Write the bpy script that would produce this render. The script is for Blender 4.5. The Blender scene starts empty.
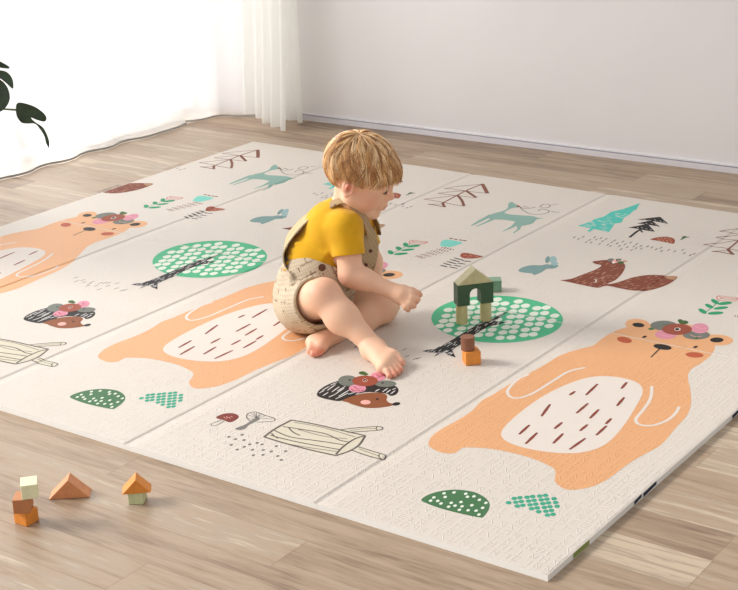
import bpy, bmesh, math, random
import numpy as np
from mathutils import Vector, Matrix
from mathutils.geometry import tessellate_polygon

random.seed(7); rng = np.random.default_rng(7)
W = 0.43                      # width of one mat panel, metres
H = 0.0116                    # mat thickness
# ------------------------------------------------------------------ camera
RC = np.array([[0.8131765731845253, 0.5811177493614249, -0.03234226647469879],
               [0.1703175491602771, -0.29073153504721194, -0.9415238217779214],
               [-0.5565391210612645, 0.7601166594045803, -0.33539062423104204]])
CP = np.array([2.25871041424954*W, -4.067596210394695*W, 2.6850597913269274*W + H])
FPX = 1529.5
cd = bpy.data.cameras.new('camera'); cam = bpy.data.objects.new('camera', cd)
bpy.context.scene.collection.objects.link(cam)
cam.matrix_world = Matrix([[RC[0][i], -RC[1][i], -RC[2][i], CP[i]] for i in range(3)] + [[0, 0, 0, 1]])
cd.sensor_width = 36; cd.lens = FPX/738*36; cd.clip_end = 60; cd.clip_start = .05
bpy.context.scene.camera = cam

def ray(px, py):
    return RC.T @ np.array([(px-369)/FPX, (py-295)/FPX, 1.0])
def gp(px, py, z=0.0):                     # where the sight line through a photo point meets a level z
    d = ray(px, py); s = (z-CP[2])/d[2]; q = CP + s*d
    return q

# ------------------------------------------------------------------ helpers
COL = bpy.context.scene.collection
def lin(c):
    return tuple(((v/255)/12.92 if v/255 <= .04045 else ((v/255+.055)/1.055)**2.4) for v in c) + (1,)
def mat(name, rgb, rough=.6, noise=0, nscale=20, bump=0, bscale=200, sss=0, spec=.4, sheen=0):
    m = bpy.data.materials.new(name); m.use_nodes = True
    nt = m.node_tree; b = nt.nodes['Principled BSDF']
    b.inputs['Base Color'].default_value = lin(rgb); b.inputs['Roughness'].default_value = rough
    b.inputs['Specular IOR Level'].default_value = spec
    if sheen: b.inputs['Sheen Weight'].default_value = sheen
    if sss:
        b.inputs['Subsurface Weight'].default_value = sss; b.inputs['Subsurface Radius'].default_value = (.012, .005, .003)
        b.inputs['Subsurface Scale'].default_value = .6
    tc = nt.nodes.new('ShaderNodeTexCoord')
    if noise:
        n = nt.nodes.new('ShaderNodeTexNoise'); n.inputs['Scale'].default_value = nscale; n.inputs['Detail'].default_value = 4
        nt.links.new(tc.outputs['Object'], n.inputs['Vector'])
        r = nt.nodes.new('ShaderNodeValToRGB')
        r.color_ramp.elements[0].position = .3; r.color_ramp.elements[1].position = .7
        r.color_ramp.elements[0].color = lin([max(0, v*(1-noise)) for v in rgb]); r.color_ramp.elements[1].color = lin([min(255, v*(1+noise*.6)) for v in rgb])
        nt.links.new(n.outputs['Fac'], r.inputs['Fac']); nt.links.new(r.outputs['Color'], b.inputs['Base Color'])
    if bump:
        n2 = nt.nodes.new('ShaderNodeTexNoise'); n2.inputs['Scale'].default_value = bscale
        nt.links.new(tc.outputs['Object'], n2.inputs['Vector'])
        bp = nt.nodes.new('ShaderNodeBump'); bp.inputs['Strength'].default_value = bump; bp.inputs['Distance'].default_value = .002
        nt.links.new(n2.outputs['Fac'], bp.inputs['Height']); nt.links.new(bp.outputs['Normal'], b.inputs['Normal'])
    return m
class NB:                                   # tiny node-building helper
    def __init__(s, nt): s.nt = nt
    def m(s, op, a, b=None, c=None):
        n = s.nt.nodes.new('ShaderNodeMath'); n.operation = op
        for i, v in enumerate((a, b, c)):
            if v is None: continue
            if isinstance(v, (int, float)): n.inputs[i].default_value = v
            else: s.nt.links.new(v, n.inputs[i])
        return n.outputs[0]
    def n(s, t, **kw):
        n = s.nt.nodes.new(t)
        for k, v in kw.items(): setattr(n, k, v)
        return n
    def l(s, a, b): s.nt.links.new(a, b)

def mesh_obj(name, verts, faces, mats, parent=None, smooth=False, midx=None, loc=None):
    me = bpy.data.meshes.new(name)
    me.from_pydata([tuple(map(float, v)) for v in verts], [], [tuple(map(int, f)) for f in faces])
    for m in (mats if isinstance(mats, (list, tuple)) else [mats]): me.materials.append(m)
    if midx is not None: me.polygons.foreach_set('material_index', midx)
    if smooth: me.polygons.foreach_set('use_smooth', [True]*len(me.polygons))
    me.update()
    o = bpy.data.objects.new(name, me); COL.objects.link(o)
    if parent is not None: o.parent = parent
    if loc is not None: o.location = loc
    return o
def bm_obj(name, bm, mats, parent=None, smooth=False, loc=None):
    me = bpy.data.meshes.new(name); bm.to_mesh(me); bm.free()
    for m in (mats if isinstance(mats, (list, tuple)) else [mats]): me.materials.append(m)
    if smooth: me.polygons.foreach_set('use_smooth', [True]*len(me.polygons))
    o = bpy.data.objects.new(name, me); COL.objects.link(o)
    if parent is not None: o.parent = parent
    if loc is not None: o.location = loc
    return o
def empty(name, loc, rz=0):
    o = bpy.data.objects.new(name, None); COL.objects.link(o); o.location = loc; o.rotation_euler = (0, 0, rz)
    o.empty_display_size = .02; return o
def tag(o, label=None, cat=None, group=None, kind=None):
    if label: o['label'] = label
    if cat: o['category'] = cat
    if group: o['group'] = group
    if kind: o['kind'] = kind
    return o
def box_bm(x0, x1, y0, y1, z0, z1, bev=0):
    bm = bmesh.new(); bmesh.ops.create_cube(bm, size=1)
    for v in bm.verts:
        v.co = Vector(((x0+x1)/2+v.co.x*(x1-x0), (y0+y1)/2+v.co.y*(y1-y0), (z0+z1)/2+v.co.z*(z1-z0)))
    if bev: bmesh.ops.bevel(bm, geom=bm.edges[:], offset=bev, segments=2, affect='EDGES', profile=.5)
    return bm
def tube(path, rads, n=8, closed_ends=True):
    """verts, faces of a tube along path (list of 3-vectors)"""
    path = [Vector(p) for p in path]; V = []; F = []
    up = Vector((0, 0, 1))
    t0 = (path[1]-path[0]).normalized()
    u = t0.cross(up)
    if u.length < 1e-3: u = t0.cross(Vector((1, 0, 0)))
    u.normalize()
    for i, p in enumerate(path):
        t = (path[min(i+1, len(path)-1)]-path[max(i-1, 0)]).normalized()
        u = (u - t*u.dot(t)).normalized(); w = t.cross(u)
        r = rads[i] if hasattr(rads, '__len__') else rads
        for k in range(n):
            a = 2*math.pi*k/n; V.append(p+u*math.cos(a)*r+w*math.sin(a)*r)
    for i in range(len(path)-1):
        for k in range(n):
            F.append((i*n+k, i*n+(k+1) % n, (i+1)*n+(k+1) % n, (i+1)*n+k))
    if closed_ends:
        F.append(tuple(reversed(range(n)))); F.append(tuple(range((len(path)-1)*n, len(path)*n)))
    return V, F
def catmull(pts, n=5, closed=True):
    P = [np.array(p, float) for p in pts]; out = []; m = len(P)
    rngi = range(m) if closed else range(m-1)
    for i in rngi:
        if closed: p0, p1, p2, p3 = P[(i-1) % m], P[i], P[(i+1) % m], P[(i+2) % m]
        else: p0, p1, p2, p3 = P[max(i-1, 0)], P[i], P[i+1], P[min(i+2, m-1)]
        for k in range(n):
            t = k/n
            out.append(.5*((2*p1)+(-p0+p2)*t+(2*p0-5*p1+4*p2-p3)*t*t+(-p0+3*p1-3*p2+p3)*t**3))
    if not closed: out.append(P[-1])
    return out

# ------------------------------------------------------------------ floor
def floor_material():
    m = bpy.data.materials.new('oak_planks'); m.use_nodes = True
    nt = m.node_tree; B = nt.nodes['Principled BSDF']; q = NB(nt)
    tc = q.n('ShaderNodeTexCoord'); sp = q.n('ShaderNodeSeparateXYZ'); q.l(tc.outputs['Object'], sp.inputs[0])
    X, Y = sp.outputs[0], sp.outputs[1]
    pw = .093
    row = q.m('FLOOR', q.m('DIVIDE', Y, pw))
    wn = q.n('ShaderNodeTexWhiteNoise', noise_dimensions='1D'); q.l(row, wn.inputs['W'])
    xo = q.m('ADD', X, q.m('MULTIPLY', wn.outputs['Value'], 5.0))
    L = .92
    col = q.m('FLOOR', q.m('DIVIDE', xo, L))
    wn2 = q.n('ShaderNodeTexWhiteNoise', noise_dimensions='2D')
    cb = q.n('ShaderNodeCombineXYZ'); q.l(row, cb.inputs[0]); q.l(col, cb.inputs[1]); q.l(cb.outputs[0], wn2.inputs['Vector'])
    tone = wn2.outputs['Value']
    # grain coordinates stretched along the plank and shifted per plank
    g = q.n('ShaderNodeCombineXYZ'); q.l(q.m('ADD', q.m('MULTIPLY', X, 3.6), q.m('MULTIPLY', tone, 40)), g.inputs[0])
    q.l(q.m('MULTIPLY', Y, 42), g.inputs[1]); q.l(q.m('MULTIPLY', tone, 17), g.inputs[2])
    n1 = q.n('ShaderNodeTexNoise'); n1.inputs['Scale'].default_value = 1.0; n1.inputs['Detail'].default_value = 6; n1.inputs['Roughness'].default_value = .45
    n1.inputs['Distortion'].default_value = 1.2
    q.l(g.outputs[0], n1.inputs['Vector'])
    g2 = q.n('ShaderNodeCombineXYZ'); q.l(q.m('MULTIPLY', X, 22), g2.inputs[0]); q.l(q.m('MULTIPLY', Y, 420), g2.inputs[1]); q.l(tone, g2.inputs[2])
    n2 = q.n('ShaderNodeTexNoise'); n2.inputs['Scale'].default_value = 1.0; n2.inputs['Detail'].default_value = 3
    q.l(g2.outputs[0], n2.inputs['Vector'])
    r = q.n('ShaderNodeValToRGB'); e = r.color_ramp.elements
    e[0].position = 0; e[0].color = lin((118, 97, 78)); e[1].position = 1; e[1].color = lin((196, 177, 153))
    for p, c in ((.22, (136, 114, 94)), (.45, (160, 137, 114)), (.7, (174, 151, 127)), (.86, (168, 150, 131))):
        x = e.new(p); x.color = lin(c)
    t = q.m('ADD', q.m('MULTIPLY', tone, .7), q.m('MULTIPLY', q.m('SUBTRACT', n1.outputs['Fac'], .31), 1.25))
    t = q.m('ADD', t, q.m('MULTIPLY', q.m('SUBTRACT', n2.outputs['Fac'], .5), .75))
    q.l(t, r.inputs['Fac'])
    # joints
    fy = q.m('SUBTRACT', q.m('DIVIDE', Y, pw), row); fx = q.m('SUBTRACT', q.m('DIVIDE', xo, L), col)
    j = q.m('MAXIMUM', q.m('LESS_THAN', fy, .018), q.m('LESS_THAN', fx, .0022))
    mx = q.n('ShaderNodeMix', data_type='RGBA'); q.l(q.m('MULTIPLY', j, .32), mx.inputs['Factor'])
    q.l(r.outputs['Color'], mx.inputs['A']); mx.inputs['B'].default_value = lin((100, 80, 62))
    q.l(mx.outputs['Result'], B.inputs['Base Color'])
    B.inputs['Roughness'].default_value = .42; B.inputs['Specular IOR Level'].default_value = .38
    bp = q.n('ShaderNodeBump'); bp.inputs['Strength'].default_value = .12; bp.inputs['Distance'].default_value = .001
    q.l(q.m('SUBTRACT', n2.outputs['Fac'], q.m('MULTIPLY', j, 2)), bp.inputs['Height']); q.l(bp.outputs['Normal'], B.inputs['Normal'])
    return m
XW = -6.02*W                                  # window wall plane
tag(bm_obj('floor', box_bm(XW-.12, 2.6, -2.6, 5.45*W, -.06, 0), floor_material()), 'light oak plank floor', kind='structure')

# ------------------------------------------------------------------ room
wall_m = mat('wall_paint', (236, 233, 233), .8, noise=.012, nscale=3, bump=.03, bscale=300)
base_m = mat('baseboard_paint', (228, 225, 230), .5)
groove_m = mat('baseboard_groove', (168, 164, 172), .7)
wa = math.atan2(5.27-5.163, -1.522+5.077)
wx0, wy0 = -5.077*W, 5.163*W
def wallpt(x):                                # y of the back wall's face at x
    return wy0 + (x-wx0)*math.tan(wa)
bw = empty('tmp', (0, 0, 0)); bpy.data.objects.remove(bw)
def slanted(x0, x1, off0, off1, z0, z1):
    V = []
    for x in (x0, x1):
        for o in (off0, off1):
            for z in (z0, z1): V.append((x, wallpt(x)+o, z))
    F = [(0, 1, 3, 2), (4, 6, 7, 5), (0, 4, 5, 1), (2, 3, 7, 6), (0, 2, 6, 4), (1, 5, 7, 3)]
    return V, F
V, F = slanted(XW-.12, 2.6, 0.0, .12, 0, 2.5); tag(mesh_obj('wall_back', V, F, wall_m), 'plain pale grey back wall', kind='structure')
bb = empty('baseboard_back', (0, 0, 0)); tag(bb, 'low pale skirting board along the back wall', kind='structure')
V, F = slanted(XW+.002, 2.6, -.009, .0, .0, .0155); mesh_obj('skirting_strip', V, F, base_m, bb)
V, F = slanted(XW+.002, 2.6, -.004, .0, .0155, .019); mesh_obj('groove', V, F, groove_m, bb)
V, F = slanted(XW+.002, 2.6, -.006, .0, .019, .0225); mesh_obj('cap_strip', V, F, base_m, bb)
# window wall: sill-less tall window with a pale frame
YA, YB = 0.2, wallpt(XW)
wv, wf = [], []
def addbox(V, F, x0, x1, y0, y1, z0, z1):
    b = len(V)
    for x in (x0, x1):
        for y in (y0, y1):
            for z in (z0, z1): V.append((x, y, z))
    F += [tuple(b+i for i in f) for f in ((0, 1, 3, 2), (4, 6, 7, 5), (0, 4, 5, 1), (2, 3, 7, 6), (0, 2, 6, 4), (1, 5, 7, 3))]
addbox(wv, wf, XW-.12, XW, YA, YB, 2.3, 2.5); addbox(wv, wf, XW-.12, XW, YB-.03, YB, 0, 2.3); addbox(wv, wf, XW-.12, XW, YA, YA+.1, 0, 2.3)
tag(mesh_obj('wall_left', wv, wf, wall_m), 'white window wall behind the curtains', kind='structure')
win = empty('window_1', (XW, 1.1, 0)); tag(win, 'tall white framed window behind sheer curtains', kind='structure')
fm = mat('window_frame_paint', (245, 245, 245), .4)
V, F = [], []
ys = [YA+.1-1.1, .1, YB-.05-1.1]
for y in ys: addbox(V, F, -.07, -.02, y-.02, y+.02, .0, 2.3)
addbox(V, F, -.068, -.022, ys[0], ys[2], .0, .02); addbox(V, F, -.068, -.022, ys[0], ys[2], 2.26, 2.3)
mesh_obj('window_frame', V, F, fm, win)
gm = bpy.data.materials.new('window_glass'); gm.use_nodes = True; nt = gm.node_tree; nt.nodes.clear(); q = NB(nt)
o_ = q.n('ShaderNodeOutputMaterial'); mi = q.n('ShaderNodeMixShader'); mi.inputs[0].default_value = .06
tr = q.n('ShaderNodeBsdfTransparent'); gl = q.n('ShaderNodeBsdfGlossy'); gl.inputs['Roughness'].default_value = .02
q.l(tr.outputs[0], mi.inputs[1]); q.l(gl.outputs[0], mi.inputs[2]); q.l(mi.outputs[0], o_.inputs[0])
V, F = [], []
addbox(V, F, -.048, -.042, ys[0], ys[2], .02, 2.26); mesh_obj('pane', V, F, gm, win)

# curtains
def sheer(name, transp, rgb):
    m = bpy.data.materials.new(name); m.use_nodes = True; nt = m.node_tree; nt.nodes.clear(); q = NB(nt)
    o = q.n('ShaderNodeOutputMaterial'); d = q.n('ShaderNodeBsdfDiffuse'); d.inputs[0].default_value = lin(rgb)
    t = q.n('ShaderNodeBsdfTranslucent'); t.inputs[0].default_value = lin(rgb); tr = q.n('ShaderNodeBsdfTransparent')
    tc = q.n('ShaderNodeTexCoord'); w = q.n('ShaderNodeTexNoise'); w.inputs['Scale'].default_value = 400; q.l(tc.outputs['Object'], w.inputs['Vector'])
    bp = q.n('ShaderNodeBump'); bp.inputs['Strength'].default_value = .05; bp.inputs['Distance'].default_value = .001
    q.l(w.outputs['Fac'], bp.inputs['Height']); q.l(bp.outputs[0], d.inputs['Normal'])
    a = q.n('ShaderNodeMixShader'); a.inputs[0].default_value = .5; q.l(d.outputs[0], a.inputs[1]); q.l(t.outputs[0], a.inputs[2])
    b = q.n('ShaderNodeMixShader'); b.inputs[0].default_value = transp; q.l(a.outputs[0], b.inputs[1]); q.l(tr.outputs[0], b.inputs[2])
    q.l(b.outputs[0], o.inputs[0]); return m
sheer_m = sheer('sheer_voile', .30, (238, 238, 238)); drape_m = sheer('white_drape', .10, (252, 252, 249))
shadow_strip_m = mat('curtain_shadow_strip', (176, 174, 170), .8)  # grey colour stands in for the shadow line under the curtain
def curtain(name, foot, top, m, nf, amp, label, z0=.006, zt=2.3, nu=160, nv=24, footz=None, hem=True):  # hem: adds the grey strip that stands in for the shadow line
    """foot, top: polylines (x,y) followed from one end to the other; folds grow as sine waves"""
    V, F = [], []
    def along(poly, t):
        P = [np.array(p) for p in poly]; L = [0]
        for i in range(len(P)-1): L.append(L[-1]+np.linalg.norm(P[i+1]-P[i]))
        s = t*L[-1]
        for i in range(len(P)-1):
            if s <= L[i+1]+1e-9:
                u = (s-L[i])/(L[i+1]-L[i]); d = (P[i+1]-P[i])/(L[i+1]-L[i]); return P[i]*(1-u)+P[i+1]*u, np.array([-d[1], d[0]])
    for j in range(nv+1):
        v = j/nv
        for i in range(nu+1):
            u = i/nu; a, n = along(foot, u); b, _ = along(top, u)
            w_ = (1-v)**5; p = a*w_+b*(1-w_)
            ph = nf*2*math.pi*u + .8*math.sin(5*u+1.3)
            am = amp*(.55+.45*(1-v))*(.7+.3*math.sin(u*9+2))
            s = math.sin(ph); s = (abs(s)**.8)*(1 if s > 0 else -1)
            z = (footz(u) if footz else z0)
            V.append((p[0]+n[0]*am*s, p[1]+n[1]*am*s, z*(1-v)+zt*v))
    for j in range(nv):
        for i in range(nu):
            k = j*(nu+1)+i; F.append((k, k+1, k+nu+2, k+nu+1))
    o = mesh_obj(name, V, F, m, smooth=True)
    tag(o, label, 'curtain')
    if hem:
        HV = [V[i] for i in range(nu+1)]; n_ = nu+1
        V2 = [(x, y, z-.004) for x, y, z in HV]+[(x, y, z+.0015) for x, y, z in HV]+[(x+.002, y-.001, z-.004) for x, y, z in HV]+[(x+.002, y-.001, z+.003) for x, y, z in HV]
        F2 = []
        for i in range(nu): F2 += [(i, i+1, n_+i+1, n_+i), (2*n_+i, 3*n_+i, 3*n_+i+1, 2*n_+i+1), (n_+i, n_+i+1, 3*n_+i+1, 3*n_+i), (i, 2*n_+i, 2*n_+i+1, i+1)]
        mesh_obj('hem', V2, F2, shadow_strip_m, o)  # strip along the curtain foot, drawn as its dark shadow line
    return o
def w2(x, y): return (x*W, y*W)
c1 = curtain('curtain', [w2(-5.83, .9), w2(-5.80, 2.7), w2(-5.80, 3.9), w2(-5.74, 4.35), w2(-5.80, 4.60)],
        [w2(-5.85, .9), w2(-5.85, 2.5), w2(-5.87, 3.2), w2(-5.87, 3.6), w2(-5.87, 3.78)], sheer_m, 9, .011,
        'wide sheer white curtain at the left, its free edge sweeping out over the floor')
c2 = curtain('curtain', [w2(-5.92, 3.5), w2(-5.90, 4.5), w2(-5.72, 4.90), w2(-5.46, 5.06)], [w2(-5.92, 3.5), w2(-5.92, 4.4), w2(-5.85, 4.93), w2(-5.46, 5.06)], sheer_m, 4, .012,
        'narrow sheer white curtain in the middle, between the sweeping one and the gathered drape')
c3 = curtain('curtain', [w2(-5.50, 4.93), w2(-5.36, 4.90), w2(-5.12, 4.82), w2(-4.92, 4.74)],
        [w2(-5.47, 4.95), w2(-5.35, 4.95), w2(-5.1, 4.92), w2(-4.93, 4.84)], drape_m, 5, .026,
        'gathered opaque white drape hanging beside the corner of the grey wall', nu=220, footz=lambda u: .03-.024*u, hem=False)
c4 = curtain('curtain', [w2(-5.25, 5.06), w2(-5.1, 5.04), w2(-4.975, 5.02)], [w2(-5.25, 5.08), w2(-5.1, 5.07), w2(-4.99, 5.04)], drape_m, 2, .012,
        'thin cream curtain edge tucked behind the gathered drape against the grey wall', nu=60, hem=False)
rod = empty('curtain_rod', (XW+.09, 1.1, 2.32)); tag(rod, 'white curtain rod above the window', 'curtain rod')
V, F = tube([(0, -1, 0), (0, 1.0, 0)], .012, 12); mesh_obj('pole', V, F, fm, rod)
for y in (-.95, .95):
    V, F = [], []; addbox(V, F, -.092, 0, y-.01, y+.01, -.02, .02); mesh_obj('bracket', V, F, fm, rod)

# ------------------------------------------------------------------ play mat
PER = 1.893
LM, TM, XL = 4.328, 2.1656, -4.893
MC = {}
def mcol(key, rgb): MC[key] = mat('print_'+key, rgb, .62, spec=.3)
def foam_material(name, rgb):
    m = bpy.data.materials.new(name); m.use_nodes = True
    nt = m.node_tree; B = nt.nodes['Principled BSDF']; q = NB(nt)
    B.inputs['Base Color'].default_value = lin(rgb); B.inputs['Roughness'].default_value = .5; B.inputs['Specular IOR Level'].default_value = .35
    # embossed rows of capital-like glyphs: each cell switches seven strokes on or off
    tc = q.n('ShaderNodeTexCoord'); sp = q.n('ShaderNodeSeparateXYZ'); q.l(tc.outputs['Object'], sp.inputs[0])
    cx, cy = .0185, .021
    ux = q.m('DIVIDE', sp.outputs[0], cx); uy = q.m('DIVIDE', sp.outputs[1], cy)
    ix, iy = q.m('FLOOR', ux), q.m('FLOOR', uy)
    fx, fy = q.m('SUBTRACT', ux, ix), q.m('SUBTRACT', uy, iy)
    cb = q.n('ShaderNodeCombineXYZ'); q.l(ix, cb.inputs[0]); q.l(iy, cb.inputs[1])
    wn = q.n('ShaderNodeTexWhiteNoise', noise_dimensions='2D'); q.l(cb.outputs[0], wn.inputs['Vector'])
    rc = q.n('ShaderNodeSeparateColor'); q.l(wn.outputs['Color'], rc.inputs[0])
    r1, r2, r3 = rc.outputs[0], rc.outputs[1], rc.outputs[2]; r4 = wn.outputs['Value']
    def near(a, c, w): return q.m('SUBTRACT', 1, q.m('SMOOTH_MIN', 1, q.m('DIVIDE', q.m('ABSOLUTE', q.m('SUBTRACT', a, c)), w), .3))
    def inr(a, lo, hi): return q.m('MULTIPLY', q.m('GREATER_THAN', a, lo), q.m('LESS_THAN', a, hi))
    def gt(r, t): return q.m('GREATER_THAN', r, t)
    w = .085
    vin, hin = inr(fy, .14, .86), inr(fx, .18, .80)
    parts = [q.m('MULTIPLY', q.m('MULTIPLY', near(fx, .24, w), vin), gt(r1, .2)),
             q.m('MULTIPLY', q.m('MULTIPLY', near(fx, .74, w), vin), gt(r2, .55)),
             q.m('MULTIPLY', q.m('MULTIPLY', near(fy, .80, w), hin), gt(r3, .4)),
             q.m('MULTIPLY', q.m('MULTIPLY', near(fy, .50, w), hin), gt(r4, .45)),
             q.m('MULTIPLY', q.m('MULTIPLY', near(fy, .20, w), hin), gt(q.m('FRACT', q.m('MULTIPLY', r1, 7)), .5)),
             q.m('MULTIPLY', q.m('MULTIPLY', q.m('MULTIPLY', near(q.m('ADD', fx, q.m('MULTIPLY', fy, .7)), .83, w), hin), vin), gt(q.m('FRACT', q.m('MULTIPLY', r3, 9)), .6))]
    hgt = parts[0]
    for p in parts[1:]: hgt = q.m('MAXIMUM', hgt, p)
    n = q.n('ShaderNodeTexNoise'); n.inputs['Scale'].default_value = 3.2; n.inputs['Detail'].default_value = 2; q.l(tc.outputs['Object'], n.inputs['Vector'])
    hgt = q.m('MULTIPLY', hgt, q.m('SMOOTH_MAX', q.m('MULTIPLY', n.outputs['Fac'], 1.3), .3, .2))
    bp = q.n('ShaderNodeBump'); bp.inputs['Strength'].default_value = .5; bp.inputs['Distance'].default_value = .0018
    q.l(hgt, bp.inputs['Height']); q.l(bp.outputs['Normal'], B.inputs['Normal'])
    MC[name] = m; return m
foam_material('foam', (213, 204, 194))
foam_material('bear', (222, 164, 116))
MC['side'] = mat('foam_side', (246, 245, 241), .5)
for k, c in dict(belly=(220, 210, 201), white=(226, 218, 208), dred=(132, 62, 50), black=(22, 20, 20), cheek=(178, 82, 52), grey=(112, 116, 108),
                 redb=(150, 72, 50), pink=(214, 140, 160), leafg=(58, 92, 40), dgreen=(66, 112, 72), teal=(58, 160, 130), green=(72, 178, 130),
                 gwhite=(222, 228, 214), brown=(136, 76, 42), ppink=(236, 170, 160), ink=(92, 84, 78), cream=(210, 202, 182), stemg=(118, 114, 108),
                 cap=(122, 48, 36), rabbit=(116, 148, 146), rabl=(146, 176, 178), deer=(134, 168, 158), bline=(126, 76, 58), lgreen=(34, 148, 100),
                 coral=(206, 130, 120), aqua=(120, 204, 190), fox=(124, 60, 40), tan=(170, 130, 96), foxl=(196, 150, 120), spruce=(78, 190, 176),
                 navy=(40, 48, 72), sgreen=(140, 152, 84), hog=(30, 26, 26), dash=(225, 222, 218)).items(): mcol(k, c)
KEYS = list(MC.keys())

ART = []      # (matpolygon list of (X,Y) in panel units at copy 0, colour key, layer)
_nc = [0]
def nudge():
    _nc[0] = (_nc[0]+1) % 15; return _nc[0]*.06
def put(pts, key, layer, k=0, org=(0, 0), sc=1.0, smooth=True, n=4):
    P = [(org[0]+x/sc, org[1]+y/sc) for x, y in pts]
    if smooth: P = catmull(P, n)
    Q = [gp(x, y, H)[:2]/W + np.array([PER*k, 0]) for x, y in P]
    ART.append((Q, key, layer+nudge()))
def ell(cx, cy, rx, ry, ang=0, n=20):
    a = math.radians(ang); return [(cx+rx*math.cos(t)*math.cos(a)-ry*math.sin(t)*math.sin(a), cy+rx*math.cos(t)*math.sin(a)+ry*math.sin(t)*math.cos(a)) for t in [2*math.pi*i/n for i in range(n)]]
def stroke(pts, w, key, layer, k=0, org=(0, 0), sc=1.0, smooth=False, taper=False):
    """a line of width w (mm on the mat) through photo points"""
    P = [(org[0]+x/sc, org[1]+y/sc) for x, y in pts]
    Q = [gp(x, y, H)[:2] for x, y in P]
    if smooth: Q = catmull(Q, 4, False)
    w = w/1000/2; L, R = [], []
    for i, p in enumerate(Q):
        d = Q[min(i+1, len(Q)-1)]-Q[max(i-1, 0)]; d = d/(np.linalg.norm(d)+1e-9); nn = np.array([-d[1], d[0]])
        ww = w*(1.0 if not taper else (.35+.65*math.sin(math.pi*(i+.5)/len(Q))))
        L.append(p+nn*ww); R.append(p-nn*ww)
    nz_ = nudge()
    for i in range(len(Q)-1):
        ART.append(([v/W+np.array([PER*k, 0]) for v in (L[i], L[i+1], R[i+1], R[i])], key, layer+nz_))
def dashset(items, w, key, layer, k=0, org=(0, 0), sc=1.0):
    for x0, y0, x1, y1 in items: stroke([(x0, y0), ((x0+x1)/2, (y0+y1)/2), (x1, y1)], w, key, layer, k, org, sc, taper=True)
def inside(p, poly):
    c = False; n = len(poly)
    for i in range(n):
        a, b = poly[i], poly[(i+1) % n]
        if (a[1] > p[1]) != (b[1] > p[1]) and p[0] < (b[0]-a[0])*(p[1]-a[1])/(b[1]-a[1])+a[0]: c = not c
    return c

# bear
O6 = dict(org=(420, 300), sc=2.32); O2 = dict(org=(560, 300), sc=4.146)
bear = [(428.4, 443), (432, 436), (442, 428.4), (459.7, 418.9), (472.9, 409.7), (482, 400), (492.7, 394.5), (508, 385), (525.8, 375), (545, 364.5), (560, 355.5), (578, 349.4), (592.6, 345.8), (602.2, 338.6), (615.5, 330.9), (634, 325.5),
        (650, 324), (680.6, 324), (697, 326.5), (709, 333), (714.5, 341), (714.4, 349.4), (709.5, 356.7), (699.9, 363.9), (691, 369.5), (687.8, 377.2), (690.2, 389.2), (691, 403.7), (686.6, 415.8), (675.8, 427.8), (661.4, 444.4), (645, 454),
        (628, 464), (609.7, 477.9), (592.4, 486.5), (575.2, 489.7), (563.3, 488.5), (554.9, 481.3), (555.5, 473.6), (551.5, 467), (527.8, 457), (493.3, 449.2), (466, 447.4), (460, 449.5), (455.3, 452.8), (446, 453.4), (437, 451), (430, 447)]
put(bear, 'bear', 1)
put(ell(637.5, 324.5, 12.3, 5.6, 4), 'bear', 1); put(ell(718, 340, 15, 5.4, 3), 'bear', 1)
put([(188, 312), (205, 285), (260, 240), (320, 205), (390, 180), (450, 178), (500, 190), (517, 210), (505, 240), (470, 295), (430, 335), (380, 353), (320, 355), (250, 345), (205, 330)], 'belly', 2, **O6)
dashset([(302, 242, 282, 270), (412, 195, 385, 221), (360, 212, 347, 221), (480, 191, 467, 206), (390, 240, 363, 263), (415, 254, 394, 275), (474, 226, 457, 246), (254, 290, 230, 312), (272, 308, 245, 334),
         (330, 284, 312, 299), (332, 310, 309, 333), (389, 289, 371, 304), (444, 275, 431, 288), (433, 292, 409, 314), (384, 321, 347, 347)], 6.5, 'dred', 3, **O6)
stroke([(252, 173), (228, 183), (208, 203), (203, 216), (212, 226), (232, 227), (265, 215), (305, 190), (345, 166), (383, 157)], 6, 'belly', 3, smooth=True, **O6)
stroke([(538, 200), (535, 228), (518, 255), (501, 276), (507, 288), (535, 292), (570, 281), (592, 264), (601, 248)], 6, 'belly', 3, smooth=True, **O6)
put(ell(425, 195, 38, 11, 8), 'black', 3, **O2); stroke([(413, 203), (395, 220), (377, 238)], 3, 'black', 3, **O2)
put(ell(267, 166, 31, 12, 10), 'cheek', 3, **O2); put(ell(558, 228, 37, 11, 3), 'cheek', 3, **O2)
put(ell(350, 153, 10, 4, -15, 10), 'black', 3, **O2); put(ell(562, 195, 10, 4, -15, 10), 'black', 3, **O2)
put(ell(325, 104, 25, 9, 5), 'black', 3, **O2); put(ell(650, 166, 28, 10, 0), 'black', 3, **O2)
def crown(S, cs, k):
    """flower wreath: S maps wreath units to photo pixels"""
    for c, rx, ry, key, ly in cs:
        put([S(x, y) for x, y in ell(c[0], c[1], rx, ry, 0, 16)], key, ly, k)
S2 = lambda x, y: (560+x/4.146, 300+y/4.146)
crown(S2, [((430, 106), 56, 20, 'grey', 3), ((566, 146), 56, 18, 'grey', 3), ((440, 143), 46, 19, 'pink', 4), ((580, 118), 36, 21, 'pink', 4), ((485, 122), 62, 23, 'redb', 5), ((487, 122), 13, 7, 'white', 6), ((486, 122), 9, 5, 'black', 7),
           ((512, 93), 20, 8, 'leafg', 5), ((498, 86), 10, 6, 'leafg', 5), ((566, 158), 8, 4, 'leafg', 4), ((378, 120), 12, 5, 'dgreen', 4)], 0)
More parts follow.
